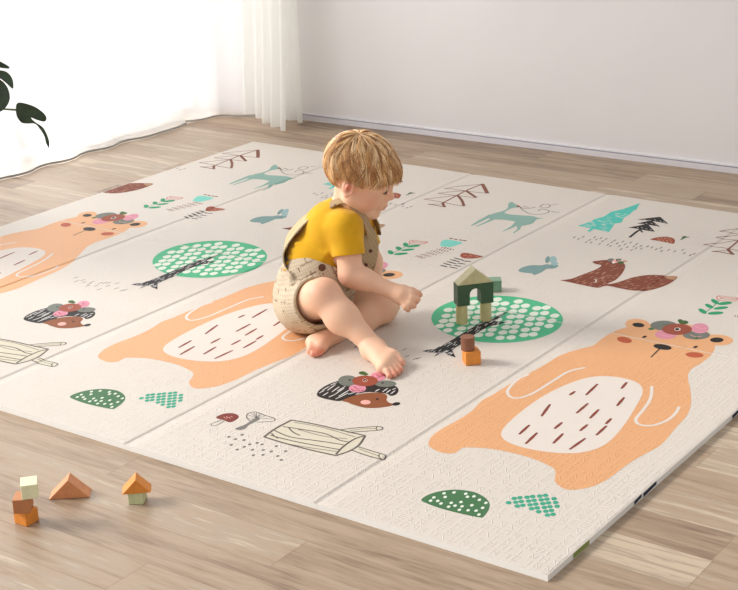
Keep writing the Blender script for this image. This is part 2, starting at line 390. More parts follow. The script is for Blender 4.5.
for a, b in (((545, 128), (600, 135)), ((560, 108), (605, 118)), ((410, 140), (470, 150)), ((420, 100), (450, 98)), ((540, 145), (590, 150))):
    stroke([a, ((a[0]+b[0])/2, (a[1]+b[1])/2+6), b], 2, 'ppink' if a[1] > 105 and a[0] > 500 or a[1] > 130 else 'dgreen', 6, smooth=True, **O2)
# bushes
O3 = dict(org=(410, 470), sc=4.6125)
put([(52, 137), (90, 112), (150, 96), (220, 91), (295, 102), (345, 127), (367, 155), (362, 185), (340, 215), (322, 219), (250, 205), (150, 180), (80, 155)], 'dgreen', 1, **O3)
for x, y in ((157, 108), (203, 104), (257, 110), (295, 122), (265, 124), (110, 127), (162, 125), (95, 142), (128, 143), (143, 155), (190, 152), (208, 165), (178, 170), (240, 168), (235, 148), (285, 163), (320, 138), (350, 152), (335, 175), (305, 188), (268, 186), (228, 184), (318, 206)):
    put(ell(x, y, 9, 5.5, -15, 8), 'gwhite', 2, smooth=False, **O3)
bush2 = catmull([(430, 150), (465, 128), (510, 113), (570, 106), (630, 112), (672, 130), (690, 160), (682, 190), (655, 217), (580, 194), (500, 172)], 4)
for i in range(-1, 12):
    for j in range(-8, 10):
        x, y = 440+i*33+j*7-40, 105+j*17.5+i*6-20+(8 if i % 2 else 0)
        if inside((x, y), bush2):
            put([(x-14, y-1), (x-6, y-8), (x+9, y-8), (x+15, y), (x+8, y+7), (x-7, y+7)], 'teal', 1, smooth=False, **O3)
# big round tree
O7 = dict(org=(415, 280), sc=4.6125)
put(ell(379, 181, 304, 109, 1, 48), 'green', 1, smooth=False, **O7)
tr_e = ell(379, 181, 304, 109, 1, 48)
for i in range(-9, 10):
    for j in range(-6, 7):
        x, y = 379+i*48-j*12+random.uniform(-4, 4), 181+i*5+j*24+(8 if i % 2 else 0)+random.uniform(-2, 2)
        if ((x-379)/284)**2+((y-181)/96)**2 < 1:
            put([(x-21, y+2), (x-15, y-5), (x+4, y-10), (x+22, y-5), (x+19, y+5), (x+4, y+10), (x-12, y+9)], 'gwhite', 2, n=2, **O7)
trunk = [(32, 328), (60, 322), (85, 320), (130, 300), (185, 268), (230, 240), (275, 214), (310, 190), (345, 182), (395, 160), (440, 138), (400, 167), (368, 190), (390, 193), (425, 194), (390, 205), (345, 213), (310, 230), (270, 255), (235, 285), (190, 310), (172, 325), (188, 358), (150, 345), (135, 333), (110, 342), (88, 355), (104, 336), (60, 334)]
put(trunk, 'black', 3, smooth=False, **O7)
for _ in range(380):
    x, y = random.uniform(60, 420), random.uniform(140, 350)
    if inside((x-7, y+3), trunk) and inside((x+7, y-3), trunk): dashset([(x-6, y+4, x+6, y-4)], 1.6, 'dash', 4, **O7)
# dashes beside the tree (seen left of it)
dv = [(283, 373), (305, 370), (325, 390), (340, 376), (330, 383), (355, 390), (370, 380), (385, 380), (398, 391), (400, 380), (432, 381), (366, 403), (430, 400), (462, 406), (450, 408), (280, 360), (310, 378)]
dashset([(x-9, y+3, x+9, y-3) for x, y in dv], 2.6, 'ink', 1, k=1, org=(0, 180), sc=3.69)
# hedgehog
OH = dict(org=(305, 360), sc=6.709)
put([(80, 235), (90, 208), (140, 172), (210, 144), (300, 122), (450, 130), (560, 162), (612, 178), (628, 205), (610, 232), (574, 241), (540, 225), (400, 217), (300, 255), (230, 276), (150, 264), (100, 250)], 'hog', 1, **OH)
put([(250, 272), (330, 240), (400, 223), (480, 220), (530, 226), (552, 243), (546, 268), (565, 287), (600, 298), (560, 312), (480, 322), (400, 320), (330, 302), (285, 284)], 'brown', 2, **OH)
put(ell(612, 295, 27, 11, -8), 'black', 3, **OH); put(ell(406, 284, 34, 15), 'ppink', 3, **OH); put(ell(485, 263, 10, 6, -10, 10), 'black', 3, **OH)
dashset([(95, 222, 130, 205), (115, 205, 165, 176), (150, 205, 205, 165), (180, 215, 230, 180), (200, 232, 262, 190), (225, 245, 300, 200), (170, 170, 215, 152), (120, 240, 155, 218), (160, 250, 200, 232), (205, 262, 265, 235), (255, 238, 290, 222), (290, 232, 340, 215),
         (215, 210, 270, 178), (470, 212, 500, 196), (520, 215, 555, 190), (545, 222, 575, 200), (575, 228, 605, 206), (585, 200, 610, 190), (340, 232, 365, 222)], 2.6, 'dash', 3, **OH)
SH = lambda x, y: (305+x/6.709, 360+y/6.709)
crown(SH, [((288, 140), 66, 36, 'grey', 4), ((540, 160), 72, 22, 'grey', 4), ((352, 192), 58, 27, 'pink', 5), ((490, 112), 50, 30, 'pink', 5), ((403, 142), 86, 36, 'redb', 6), ((403, 138), 17, 12, 'ppink', 7), ((403, 138), 13, 9, 'black', 8), ((404, 140), 4, 3, 'white', 9),
           ((385, 88), 24, 11, 'leafg', 5), ((405, 96), 18, 8, 'leafg', 5), ((300, 135), 8, 5, 'black', 5), ((520, 155), 8, 5, 'black', 5)], 0)
for a, b in (((310, 195), (350, 205)), ((330, 180), (375, 195)), ((355, 205), (395, 200)), ((450, 110), (500, 118)), ((480, 98), (520, 108))):
    stroke([a, ((a[0]+b[0])/2, (a[1]+b[1])/2+9), b], 2.2, 'redb', 6 if a[1] > 150 else 7, smooth=True, **OH)
# log
OL = dict(org=(260, 400), sc=5.27)
put([(22, 195), (75, 150), (165, 106), (250, 120), (400, 155), (555, 188), (525, 225), (470, 268), (400, 293), (300, 277), (180, 242), (90, 215)], 'cream', 1, smooth=False, **OL)
put([(435, 160), (615, 141), (640, 150), (615, 162), (480, 171)], 'cream', 1, smooth=False, **OL)
put([(520, 248), (655, 290), (640, 311), (480, 263)], 'cream', 1, smooth=False, **OL)
for pts, w in (([(160, 105), (290, 128), (420, 158), (555, 188)], 4), ([(22, 195), (80, 152), (165, 107)], 5), ([(22, 195), (120, 225), (260, 262), (400, 293)], 4), ([(555, 188), (522, 238), (470, 270), (400, 293)], 4),
               ([(545, 191), (500, 205), (440, 245), (400, 287)], 4), ([(120, 140), (250, 160), (350, 180), (420, 212), (470, 222)], 3), ([(150, 145), (175, 170), (210, 187)], 3), ([(75, 160), (160, 195), (300, 215), (440, 236)], 3),
               ([(55, 185), (105, 200), (230, 228), (420, 262)], 3), ([(60, 175), (75, 190), (95, 203)], 2.5), ([(110, 225), (250, 250), (405, 272)], 2), ([(180, 118), (330, 145), (500, 195)], 2), ([(200, 155), (330, 190), (460, 205)], 2),
               ([(415, 158), (520, 146), (620, 140), (643, 144), (645, 153), (618, 160), (460, 171)], 2.6), ([(470, 163), (540, 153), (610, 151)], 1.6), ([(618, 141), (612, 152), (620, 160)], 2),
               ([(520, 248), (600, 272), (658, 290), (660, 302), (640, 312), (560, 292), (480, 263)], 2.6), ([(520, 258), (600, 286), (632, 296)], 1.6), ([(630, 285), (626, 298), (640, 311)], 2)):
    stroke(pts, w, 'ink', 2, smooth=True, **OL)
# mushrooms and dots
OM = dict(org=(200, 400), sc=7.38)
put([(118, 131), (160, 106), (220, 97), (268, 105), (286, 124), (268, 146), (222, 165), (170, 148)], 'cap', 1, **OM)
stroke([(160, 148), (120, 162), (80, 178), (86, 190), (115, 190), (150, 172), (178, 155)], 1.8, 'ink', 1, **OM)
dashset([(175, 125, 185, 132), (195, 122, 205, 134), (215, 125, 222, 137), (185, 138, 198, 142), (228, 120, 240, 128)], 1.5, 'ppink', 2, **OM)
put([(260, 210), (290, 198), (330, 183), (370, 158), (420, 132), (440, 132), (436, 146), (400, 166), (362, 185), (335, 211), (300, 222), (270, 219)], 'stemg', 2, **OM)
stroke([(370, 155), (345, 130), (352, 102), (390, 88), (430, 92), (475, 112), (530, 128), (553, 140), (545, 155), (500, 160), (420, 164)], 2.2, 'ink', 1, smooth=True, **OM)
for a in ((375, 95), (355, 110), (350, 135), (395, 90), (415, 92), (440, 98), (455, 104), (480, 118), (370, 150), (540, 140)):
    stroke([(420, 134), a], 1.3, 'ink', 1, **OM)
for x, y in ((213, 272), (312, 257), (263, 289), (325, 296), (230, 331), (275, 366), (327, 346), (367, 328), (422, 317), (458, 328), (387, 368), (394, 407), (467, 369), (465, 405), (526, 380), (563, 341), (574, 414), (600, 442), (632, 378)):
    put(ell(x, y, 14, 7, -12, 8), 'stemg', 1, smooth=False, **OM)
# rabbit
OR = dict(org=(360, 170), sc=3.075)
put([(487, 310), (498, 300), (525, 293), (558, 293), (572, 290), (585, 291), (605, 292), (609, 297), (595, 303), (575, 304), (562, 312), (548, 319), (535, 323), (528, 318), (500, 315)], 'rabbit', 1, **OR)
put(ell(577, 276, 7, 11, 20, 12), 'rabbit', 2, **OR); put(ell(594, 276, 11, 11, 0, 12), 'rabl', 2, **OR); put(ell(598, 288, 11, 6, 0, 12), 'rabl', 2, **OR)
put(ell(590, 296, 2, 1.2, 0, 6), 'ink', 3, smooth=False, **OR)
# deer
OD = dict(org=(465, 190), sc=7.38)
put([(215, 172), (280, 155), (315, 132), (320, 102), (345, 88), (372, 104), (402, 118), (396, 128), (350, 134), (318, 148), (292, 168), (330, 180), (430, 188), (500, 194), (545, 206), (582, 208), (530, 217), (500, 246), (440, 262), (395, 262), (375, 236), (290, 220), (220, 217), (180, 210), (178, 190)], 'deer', 1, k=1, **OD)
put([(40, 263), (100, 224), (180, 180), (230, 190), (160, 215), (60, 262)], 'deer', 1, k=1, smooth=False, **OD); put([(76, 271), (150, 235), (200, 205), (225, 215), (170, 238), (95, 269)], 'deer', 1, k=1, smooth=False, **OD)
put([(270, 308), (340, 268), (375, 230), (410, 250), (350, 280), (285, 305)], 'deer', 1, k=1, smooth=False, **OD); put([(350, 320), (385, 292), (380, 255), (425, 255), (405, 292), (365, 318)], 'deer', 1, k=1, smooth=False, **OD)
put(ell(392, 119, 12, 6, 0, 8), 'cheek', 2, k=1, smooth=False, **OD); put(ell(392, 123, 6, 3, 0, 8), 'black', 3, k=1, smooth=False, **OD)
for pts in ([(400, 122), (450, 138), (520, 127)], [(400, 122), (430, 150), (480, 175), (560, 180), (620, 162), (600, 145), (560, 142), (540, 155)], [(550, 127), (580, 106), (630, 112), (610, 130), (560, 132)], [(645, 108), (690, 104)], [(635, 157), (670, 165), (697, 162)], [(430, 118), (470, 130)]):
    stroke(pts, 2.6, 'ink', 1, k=1, smooth=True, **OD)
# outline fir tree
OT = dict(org=(415, 175), sc=9.225)
for pts, w in (([(615, 88), (540, 115), (460, 150), (385, 190), (320, 225), (248, 262)], 5), ([(270, 122), (400, 105), (620, 85)], 3.4), ([(620, 82), (645, 125), (668, 170)], 11), ([(668, 168), (520, 155), (350, 130), (270, 122)], 3.4),
               ([(215, 168), (330, 155), (470, 146)], 3.4), ([(470, 144), (515, 175), (565, 208)], 9), ([(560, 210), (380, 190), (215, 170)], 3.4), ([(80, 222), (240, 206), (385, 188)], 3.4), ([(392, 188), (432, 235), (452, 288)], 8),
               ([(450, 288), (330, 268), (250, 250), (80, 222)], 3.4), ([(118, 270), (250, 268)], 3.4), ([(118, 270), (180, 278), (275, 296)], 5), ([(255, 255), (262, 275), (276, 297)], 8)):
    stroke(pts, w, 'bline', 1, k=1, smooth=True, **OT)
# sprig, blue flower, striped mushroom
OS = dict(org=(380, 230), sc=6.709)
for a in ((71, 150, 21, 13, 20), (140, 160, 48, 8, -4), (125, 123, 21, 11, 15), (187, 133, 45, 7, -6), (173, 99, 19, 13, 20), (225, 108, 45, 8, -6)): put(ell(*a), 'lgreen', 1, k=1, **OS)
stroke([(75, 160), (130, 135), (200, 95)], 2.5, 'lgreen', 1, k=1, **OS)
stroke([(200, 92), (196, 80), (215, 68), (260, 74), (318, 80), (290, 95), (240, 96), (200, 92)], 3, 'coral', 1, k=1, smooth=True, **OS)
stroke([(215, 70), (235, 85), (280, 88), (318, 80)], 3, 'coral', 1, k=1, smooth=True, **OS); stroke([(205, 88), (240, 78), (290, 84)], 2.4, 'coral', 1, k=1, smooth=True, **OS)
put([(403, 102), (415, 76), (445, 65), (500, 72), (555, 85), (520, 100), (470, 114), (425, 110)], 'aqua', 1, k=1, **OS)
dashset([(465, 54, 488, 60), (497, 60, 519, 66), (530, 65, 552, 70), (556, 69, 580, 74)], 7, 'bline', 1, k=1, **OS)
for i in range(12):
    t = i/11; x, y = 245+190*t, 178-62*t
    for dx, dy in ((0, 0), (22, 3), (38, 8), (58, 12)):
        xx, yy = x+dx*(.6+.4*t), y+dy+(4 if i % 2 else -3)
        dashset([(xx-7, yy+4, xx+5, yy-4)], 2.6, 'bline', 1, k=1, **OS)
dashset([(405, 236, 452, 249), (425, 222, 480, 238), (448, 210, 512, 228), (470, 198, 535, 214), (495, 187, 560, 203), (465, 248, 520, 258), (495, 237, 545, 245), (520, 222, 575, 230), (550, 207, 612, 212)], 5.5, 'black', 1, k=1, **OS)
put([(538, 172), (552, 155), (590, 155), (650, 168), (692, 178), (640, 190), (585, 192), (552, 186)], 'redb', 1, k=1, **OS)
dashset([(560, 170, 580, 172), (600, 168, 620, 178), (635, 175, 660, 180), (585, 182, 605, 184)], 2.5, 'foxl', 2, k=1, **OS)
# spruces and small things
OP = dict(org=(570, 195), sc=5.677)
sp_ = [(45, 175), (130, 148), (128, 141), (195, 122), (232, 96), (300, 80), (330, 70), (398, 45), (375, 85), (360, 90), (340, 110), (308, 128), (292, 157), (255, 162), (222, 210), (160, 198), (100, 186)]
put(sp_, 'spruce', 1, smooth=False, **OP); stroke([(105, 207), (118, 198), (132, 188)], 9, 'spruce', 1, **OP)
for _ in range(120):
    x, y = random.uniform(60, 390), random.uniform(50, 205)
    if inside((x-14, y-3), sp_) and inside((x+14, y+4), sp_): dashset([(x-13, y-3, x+13, y+4)], 1.8, 'white', 2, **OP)
for pl in ([(380, 139), (440, 132), (512, 124), (558, 164), (500, 153), (440, 144)], [(380, 162), (460, 144), (513, 181), (460, 172), (420, 165)], [(330, 185), (380, 176), (440, 163), (482, 209), (430, 202), (385, 192)]):
    put(pl, 'black', 1, smooth=False, **OP)
stroke([(338, 241), (380, 207), (410, 190), (470, 145), (510, 128)], 7, 'black', 1, **OP); stroke([(395, 192), (412, 213)], 5, 'black', 1, **OP)
dashset([(x, y, x+8, y+5) for x, y in ((420, 138), (450, 142), (480, 140), (510, 146), (530, 152), (430, 160), (460, 160), (485, 168), (380, 182), (405, 184), (430, 190), (455, 196))], 2, 'dash', 2, **OP)
put([(455, 252), (500, 240), (550, 237), (588, 247), (596, 262), (586, 277), (540, 268), (490, 259)], 'redb', 1, **OP)
for x, y in ((500, 249), (520, 244), (540, 246), (560, 245), (530, 257), (550, 258), (570, 256), (575, 267), (510, 256), (555, 268)): put(ell(x, y, 6, 3, -20, 6), 'foxl', 2, smooth=False, **OP)
stroke([(628, 254), (650, 242), (676, 239)], 5, 'leafg', 1, **OP); put(ell(648, 239, 14, 5, -10, 8), 'leafg', 1, **OP)
dl = [(25, 240), (48, 250), (75, 238), (92, 268), (112, 255), (120, 270), (140, 240), (150, 252), (175, 245), (185, 262), (168, 278), (205, 250), (215, 282), (238, 268), (230, 290), (255, 258), (268, 275), (280, 290), (300, 265), (312, 280), (290, 308), (325, 296), (345, 270), (350, 312), (362, 292), (378, 278), (375, 302), (402, 290), (405, 305), (440, 292), (465, 298), (490, 308), (517, 300), (520, 318), (560, 312), (595, 320), (640, 312), (650, 330), (683, 342), (705, 334)]
dashset([(x-7, y+5, x+7, y-5) for x, y in dl], 3, 'ink', 1, **OP)
# fox
OF = dict(org=(550, 245), sc=5.27)
foxp = catmull([(55, 186), (75, 184), (120, 176), (180, 152), (240, 130), (272, 108), (240, 100), (223, 88), (260, 82), (310, 78), (355, 82), (390, 98), (396, 118), (380, 150), (345, 185), (300, 206), (345, 200), (390, 186), (440, 170), (520, 158), (600, 160), (670, 165), (648, 192), (600, 217), (530, 236), (450, 241), (380, 231), (310, 216), (280, 218), (250, 226), (180, 213), (110, 198)], 3)
put(foxp, 'fox', 1, smooth=False, **OF); put([(598, 161), (672, 164), (655, 184), (625, 178)], 'tan', 2, smooth=False, **OF)
for _ in range(260):
    x, y = random.uniform(80, 620), random.uniform(80, 240)
    if inside((x-12, y+4), foxp) and inside((x+12, y-4), foxp): dashset([(x-9, y+(5 if x < 300 else 1), x+9, y-(5 if x < 300 else 1))], 1.6, 'foxl', 3, **OF)
stroke([(232, 182), (244, 184), (240, 196), (230, 197)], 3, 'white', 4, smooth=True, **OF)
for a in ((322, 80, 18, 9, 'grey'), (350, 86, 22, 9, 'ppink'), (372, 93, 18, 7, 'leafg'), (362, 78, 16, 6, 'grey'), (395, 86, 12, 5, 'foxl'), (335, 93, 9, 5, 'white'), (352, 84, 5, 3, 'black')): put(ell(a[0], a[1], a[2], a[3], 0, 10), a[4], 4, **OF)

def prof(x):
    """height of the mat's top across the folds (x in panel units)"""
    z = 0.0
    for s in (-1, -2, -3, -4):
        d = x-s
        if -.016 < d <= 0: z = -min(1, (d+.016)/.012)*.0019
        elif 0 < d < .062: z = -(1-d/.062)**1.15*.0019
    if x > -.010: z -= (x+.010)/.010*.0006
    return z
KN = sorted({-1., -2., -3., -4.} | {s+o for s in (-1, -2, -3, -4) for o in (-.016, -.004, .010, .022, .038, .062)})
mat_root = empty('play_mat', (-2.45*W, 2.16*W, 0))
tag(mat_root, 'large cream foam folding play mat printed with bears and trees on the wood floor', 'play mat')
mat_list = [MC[k] for k in KEYS]
OX, OY = -2.45*W, 2.16*W
# triangulate the print once, repeat it along the mat
tris = []
for Q, key, layer in ART:
    try: T = tessellate_polygon([[Vector((q[0], q[1], 0)) for q in Q]])
    except Exception: continue
    for t in T: tris.append((np.array([Q[i] for i in t]), KEYS.index(key), layer))
def panel(x0, x1, y0, y1):
    bm = bmesh.new()
    xs = sorted({x0, x1} | {k for k in KN if x0 < k < x1} | ({-.010} if x1 == 0 else set()))
    g = .0008/W
    ya, yb = y0+(g if y0 > 0 else 0), y1-(g*.0 if y1 < LM else 0)
    ysl = [ya, ya+.006, yb-.006, yb]
    top = {}
    for x in xs:
        xx = x+(.0004/W if x == x0 and x > XL else 0)
        for j, y in enumerate(ysl):
            zt = H+prof(xx if x != x1 or x == 0 else x-1e-4)-(.0005 if j in (0, 3) else 0)
            top[(x, j)] = bm.verts.new((xx*W-OX, y*W-OY, zt))
    bot = {(x, j): bm.verts.new((top[(x, j)].co.x, top[(x, j)].co.y, .0002)) for x in xs for j in (0, 3)}
    side_i = KEYS.index('side'); foam_i = KEYS.index('foam')
    def f(vs, mi):
        try: a = bm.faces.new(vs); a.material_index = mi
        except ValueError: pass
    for a, b in zip(xs, xs[1:]):
        for j in range(3): f([top[(a, j)], top[(b, j)], top[(b, j+1)], top[(a, j+1)]], foam_i)
        f([bot[(a, 0)], bot[(b, 0)], top[(b, 0)], top[(a, 0)]], side_i)
        f([bot[(b, 3)], bot[(a, 3)], top[(a, 3)], top[(b, 3)]], side_i)
        f([bot[(a, 0)], bot[(a, 3)], bot[(b, 3)], bot[(b, 0)]], side_i)
    for x, s in ((x0, 1), (x1, -1)):
        vs = [bot[(x, 0)], top[(x, 0)], top[(x, 1)], top[(x, 2)], top[(x, 3)], bot[(x, 3)]]
        f(vs if s == 1 else vs[::-1], side_i)
    # print
    pb = bmesh.new()
    e = .004 if True else 0
    lx0, lx1 = (x0 if x0 > XL else x0+.004), (x1 if x1 < 0 else x1-.008)
    ly0, ly1 = y0+.006, y1-.002
    for k in (-1, 0, 1, 2):
        for P, ki, ly in tris:
            px = P[:, 0]-PER*k
            if px.max() < lx0 or px.min() > lx1 or P[:, 1].max() < ly0 or P[:, 1].min() > ly1: continue
            vs = [pb.verts.new((px[i], P[i, 1], ly)) for i in range(3)]
            fc = pb.faces.new(vs); fc.material_index = ki
    for co, no, clear in [((lx0, 0, 0), (-1, 0, 0), True), ((lx1, 0, 0), (1, 0, 0), True), ((0, ly0, 0), (0, -1, 0), True), ((0, ly1, 0), (0, 1, 0), True)] + [((k, 0, 0), (1, 0, 0), False) for k in KN if lx0 < k < lx1]:
        bmesh.ops.bisect_plane(pb, geom=pb.verts[:]+pb.edges[:]+pb.faces[:], plane_co=co, plane_no=no, clear_outer=clear, dist=1e-6)
    mp = {}
    for v in pb.verts:
        x = min(max(v.co.x, x0+1e-4), x1-1e-4)
        mp[v] = bm.verts.new((v.co.x*W-OX, v.co.y*W-OY, H+prof(x)+.00006+.00007*v.co.z))
    for fc in pb.faces:
        n = bm.faces.new([mp[v] for v in fc.verts]); n.material_index = fc.material_index
        if n.calc_area() > 1e-12:
            n.normal_update()
            if n.normal.z < 0: n.normal_flip()
    pb.free()
    if x1 == 0:                                   # coloured marks wrapping onto the right-hand edge from the underside
        for p0, p1, key in (((574, 553), (590, 539), 'sgreen'), ((634, 499.5), (641, 493), 'navy'), ((643, 491.5), (656, 480), 'navy'), ((731, 413.5), (742, 404), 'navy')):
            a, b = gp(*p0, H)[1]/W, gp(*p1, H)[1]/W
            if a > y1 or b < y0: continue
            b = min(b, y1-.004)
            if key == 'sgreen': zz = (.0012, .0012, .0104, .0104)
            else: zz = (.001, .004, .0105, .0085)
            x = .0003-OX
            vs = [bm.verts.new((x, a*W-OY, zz[0])), bm.verts.new((x, b*W-OY, zz[1])), bm.verts.new((x, b*W-OY, zz[2])), bm.verts.new((x, a*W-OY, zz[3]))]
            n = bm.faces.new(vs); n.material_index = KEYS.index(key)
    return bm_obj('panel', bm, mat_list, mat_root)
for xa, xb in ((-1., 0.), (-2., -1.), (-3., -2.), (-4., -3.), (XL, -4.)):
    for ya, yb in ((0., TM), (TM, LM)): panel(xa, xb, ya, yb)

# ------------------------------------------------------------------ toy blocks
def wood(name, rgb): return mat(name, rgb, .5, noise=.05, nscale=60, bump=.05, bscale=150)
def cube_block(name, c, z0, size, rz, m, label, top=None, group=None):
    bm = box_bm(-size[0]/2, size[0]/2, -size[1]/2, size[1]/2, 0, size[2], .0012)
    o = bm_obj(name, bm, m, loc=(c[0], c[1], z0)); o.rotation_euler.z = rz
    return tag(o, label, 'toy block', group)
def prism_block(name, c, z0, w, h, d, rz, m, label):
    bm = bmesh.new()
    a = [bm.verts.new((x, y, z)) for y in (-d/2, d/2) for x, z in ((-w/2, 0), (w/2, 0), (0, h))]
    bm.faces.new((a[0], a[1], a[2])); bm.faces.new((a[5], a[4], a[3])); bm.faces.new((a[0], a[3], a[4], a[1])); bm.faces.new((a[1], a[4], a[5], a[2])); bm.faces.new((a[2], a[5], a[3], a[0]))
    bmesh.ops.recalc_face_normals(bm, faces=bm.faces[:])
    bmesh.ops.bevel(bm, geom=bm.edges[:], offset=.001, segments=2, affect='EDGES', profile=.5)
    o = bm_obj(name, bm, m, loc=(c[0], c[1], z0)); o.rotation_euler.z = rz
    return tag(o, label, 'toy block')
def cyl_block(name, c, z0, r, h, m, label):
    bm = bmesh.new(); bmesh.ops.create_cone(bm, cap_ends=True, segments=40, radius1=r, radius2=r, depth=h)
    bmesh.ops.translate(bm, verts=bm.verts[:], vec=(0, 0, h/2))
    ed = [e for e in bm.edges if abs(e.verts[0].co.z-e.verts[1].co.z) < 1e-5]
    bmesh.ops.bevel(bm, geom=ed, offset=.001, segments=2, affect='EDGES', profile=.5)
    o = bm_obj(name, bm, m, loc=(c[0], c[1], z0)); return tag(o, label, 'toy block')
cream_w = wood('wood_cream', (206, 196, 142)); dgreen_w = wood('wood_dark_green', (62, 92, 66)); mint_w = wood('wood_mint', (126, 160, 134))
orange_w = wood('wood_orange', (232, 146, 60)); brown_w = wood('wood_brown', (140, 92, 68)); terra_w = wood('wood_terracotta', (222, 152, 106))
yellow_w = wood('wood_yellow', (240, 240, 200)); pale_w = wood('wood_pale_green', (206, 212, 166)); tanb_w = wood('wood_tan', (192, 128, 84)); roof_w = wood('wood_roof_cream', (200, 194, 150))
# gate
gl_, gr_ = gp(461.5, 323.5, H), gp(486, 319.5, H)
gmid = (gl_+gr_)/2; gdir = gr_-gl_; grz = math.atan2(gdir[1], gdir[0])
grz = math.radians(50); gsp = .0535
u = np.array([math.cos(grz), math.sin(grz)])
for s, lab in ((-1, 'left'), (1, 'right')):
    c = gmid[:2]+u*s*gsp/2
    cyl_block('toy_block', c, H+.0002, .0122, .0430, cream_w, 'pale yellow wooden cylinder block, %s post of the toy gate' % lab)
aw, ah, ar, ad, ac = .0790, .0460, .0128, .029, .0232
bm = bmesh.new(); pr = [(-aw/2, 0), (-ar, 0)]
pr += [(-ar*math.cos(t), ac+ar*math.sin(t)) for t in [math.pi*i/16 for i in range(17)]]
pr += [(ar, 0), (aw/2, 0), (aw/2, ah), (-aw/2, ah)]
vf = [[bm.verts.new((x, y, z)) for x, z in pr] for y in (-ad/2, ad/2)]
bm.faces.new(vf[0][::-1]); bm.faces.new(vf[1])
for i in range(len(pr)):
    j = (i+1) % len(pr); bm.faces.new((vf[0][i], vf[0][j], vf[1][j], vf[1][i]))
bmesh.ops.recalc_face_normals(bm, faces=bm.faces[:]); bmesh.ops.triangulate(bm, faces=[f for f in bm.faces if len(f.verts) > 4])
o = bm_obj('toy_block', bm, dgreen_w, loc=(gmid[0], gmid[1], H+.0434)); o.rotation_euler.z = grz; tag(o, 'dark green wooden arch block bridging the two pale posts', 'toy block')
prism_block('toy_block', gmid, H+.0896, aw-.001, .0325, .030, grz, roof_w, 'cream wooden triangular roof block on top of the dark green arch')
aw2 = np.array([-.5814, .8136])
c = gp(494.5, 292, H)[:2]+aw2*.012
cube_block('toy_block', c, H+.0002, (.032, .030, .027), grz-.25, mint_w, 'small green wooden box block lying behind the toy gate on the right')
c = gp(472.0, 365.5, H)[:2]+aw2*.016
cube_block('toy_block', c, H+.0002, (.031, .031, .0275), grz-.05, orange_w, 'bright orange wooden cube block in front of the toy gate, under the brown cylinder')
cyl_block('toy_block', c+np.array([-.006, -.0035]), H+.0280, .0138, .028, brown_w, 'brown wooden cylinder block standing on the orange cube')
# tower on the floor at the left
vd = gp(85, 500)[:2]-CP[:2]; vd /= np.linalg.norm(vd)      # away from the viewer, at the floor blocks
def off(px, py, z, dr, da): return gp(px, py, z)[:2]+np.array([vd[1], -vd[0]])*dr+vd*da
cube_block('toy_block', off(25.2, 528.2, 0, .003, .0220), .0002, (.028, .028, .0245), math.radians(2), orange_w, 'orange wooden cube block at the bottom of the little tower on the floor')
cube_block('toy_block', off(22.6, 513.8, .025, .002, .0170), .0249, (.0270, .034, .0245), math.radians(38), tanb_w, 'tan brown wooden cube block in the middle of the little tower')
cube_block('toy_block', off(31.2, 499.2, .0496, -.001, .0170), .0496, (.0270, .034, .0250), math.radians(48), yellow_w, 'pale yellow wooden cube block topping the little tower')
prism_block('toy_block', off(71, 498.6, 0, 0, .0155), .0002, .069, .034, .031, math.radians(39), terra_w, 'terracotta wooden triangular block lying alone on the floor')
c = off(138.2, 504.6, 0, .0005, .0135)
cube_block('toy_block', c, .0002, (.0255, .028, .0207), math.radians(30), pale_w, 'pale green wooden cube block under the orange roof on the floor')
prism_block('toy_block', c+np.array([0, 0]), .0211, .0485, .025, .031, math.radians(42), orange_w, 'orange wooden triangular roof block on the pale green cube')
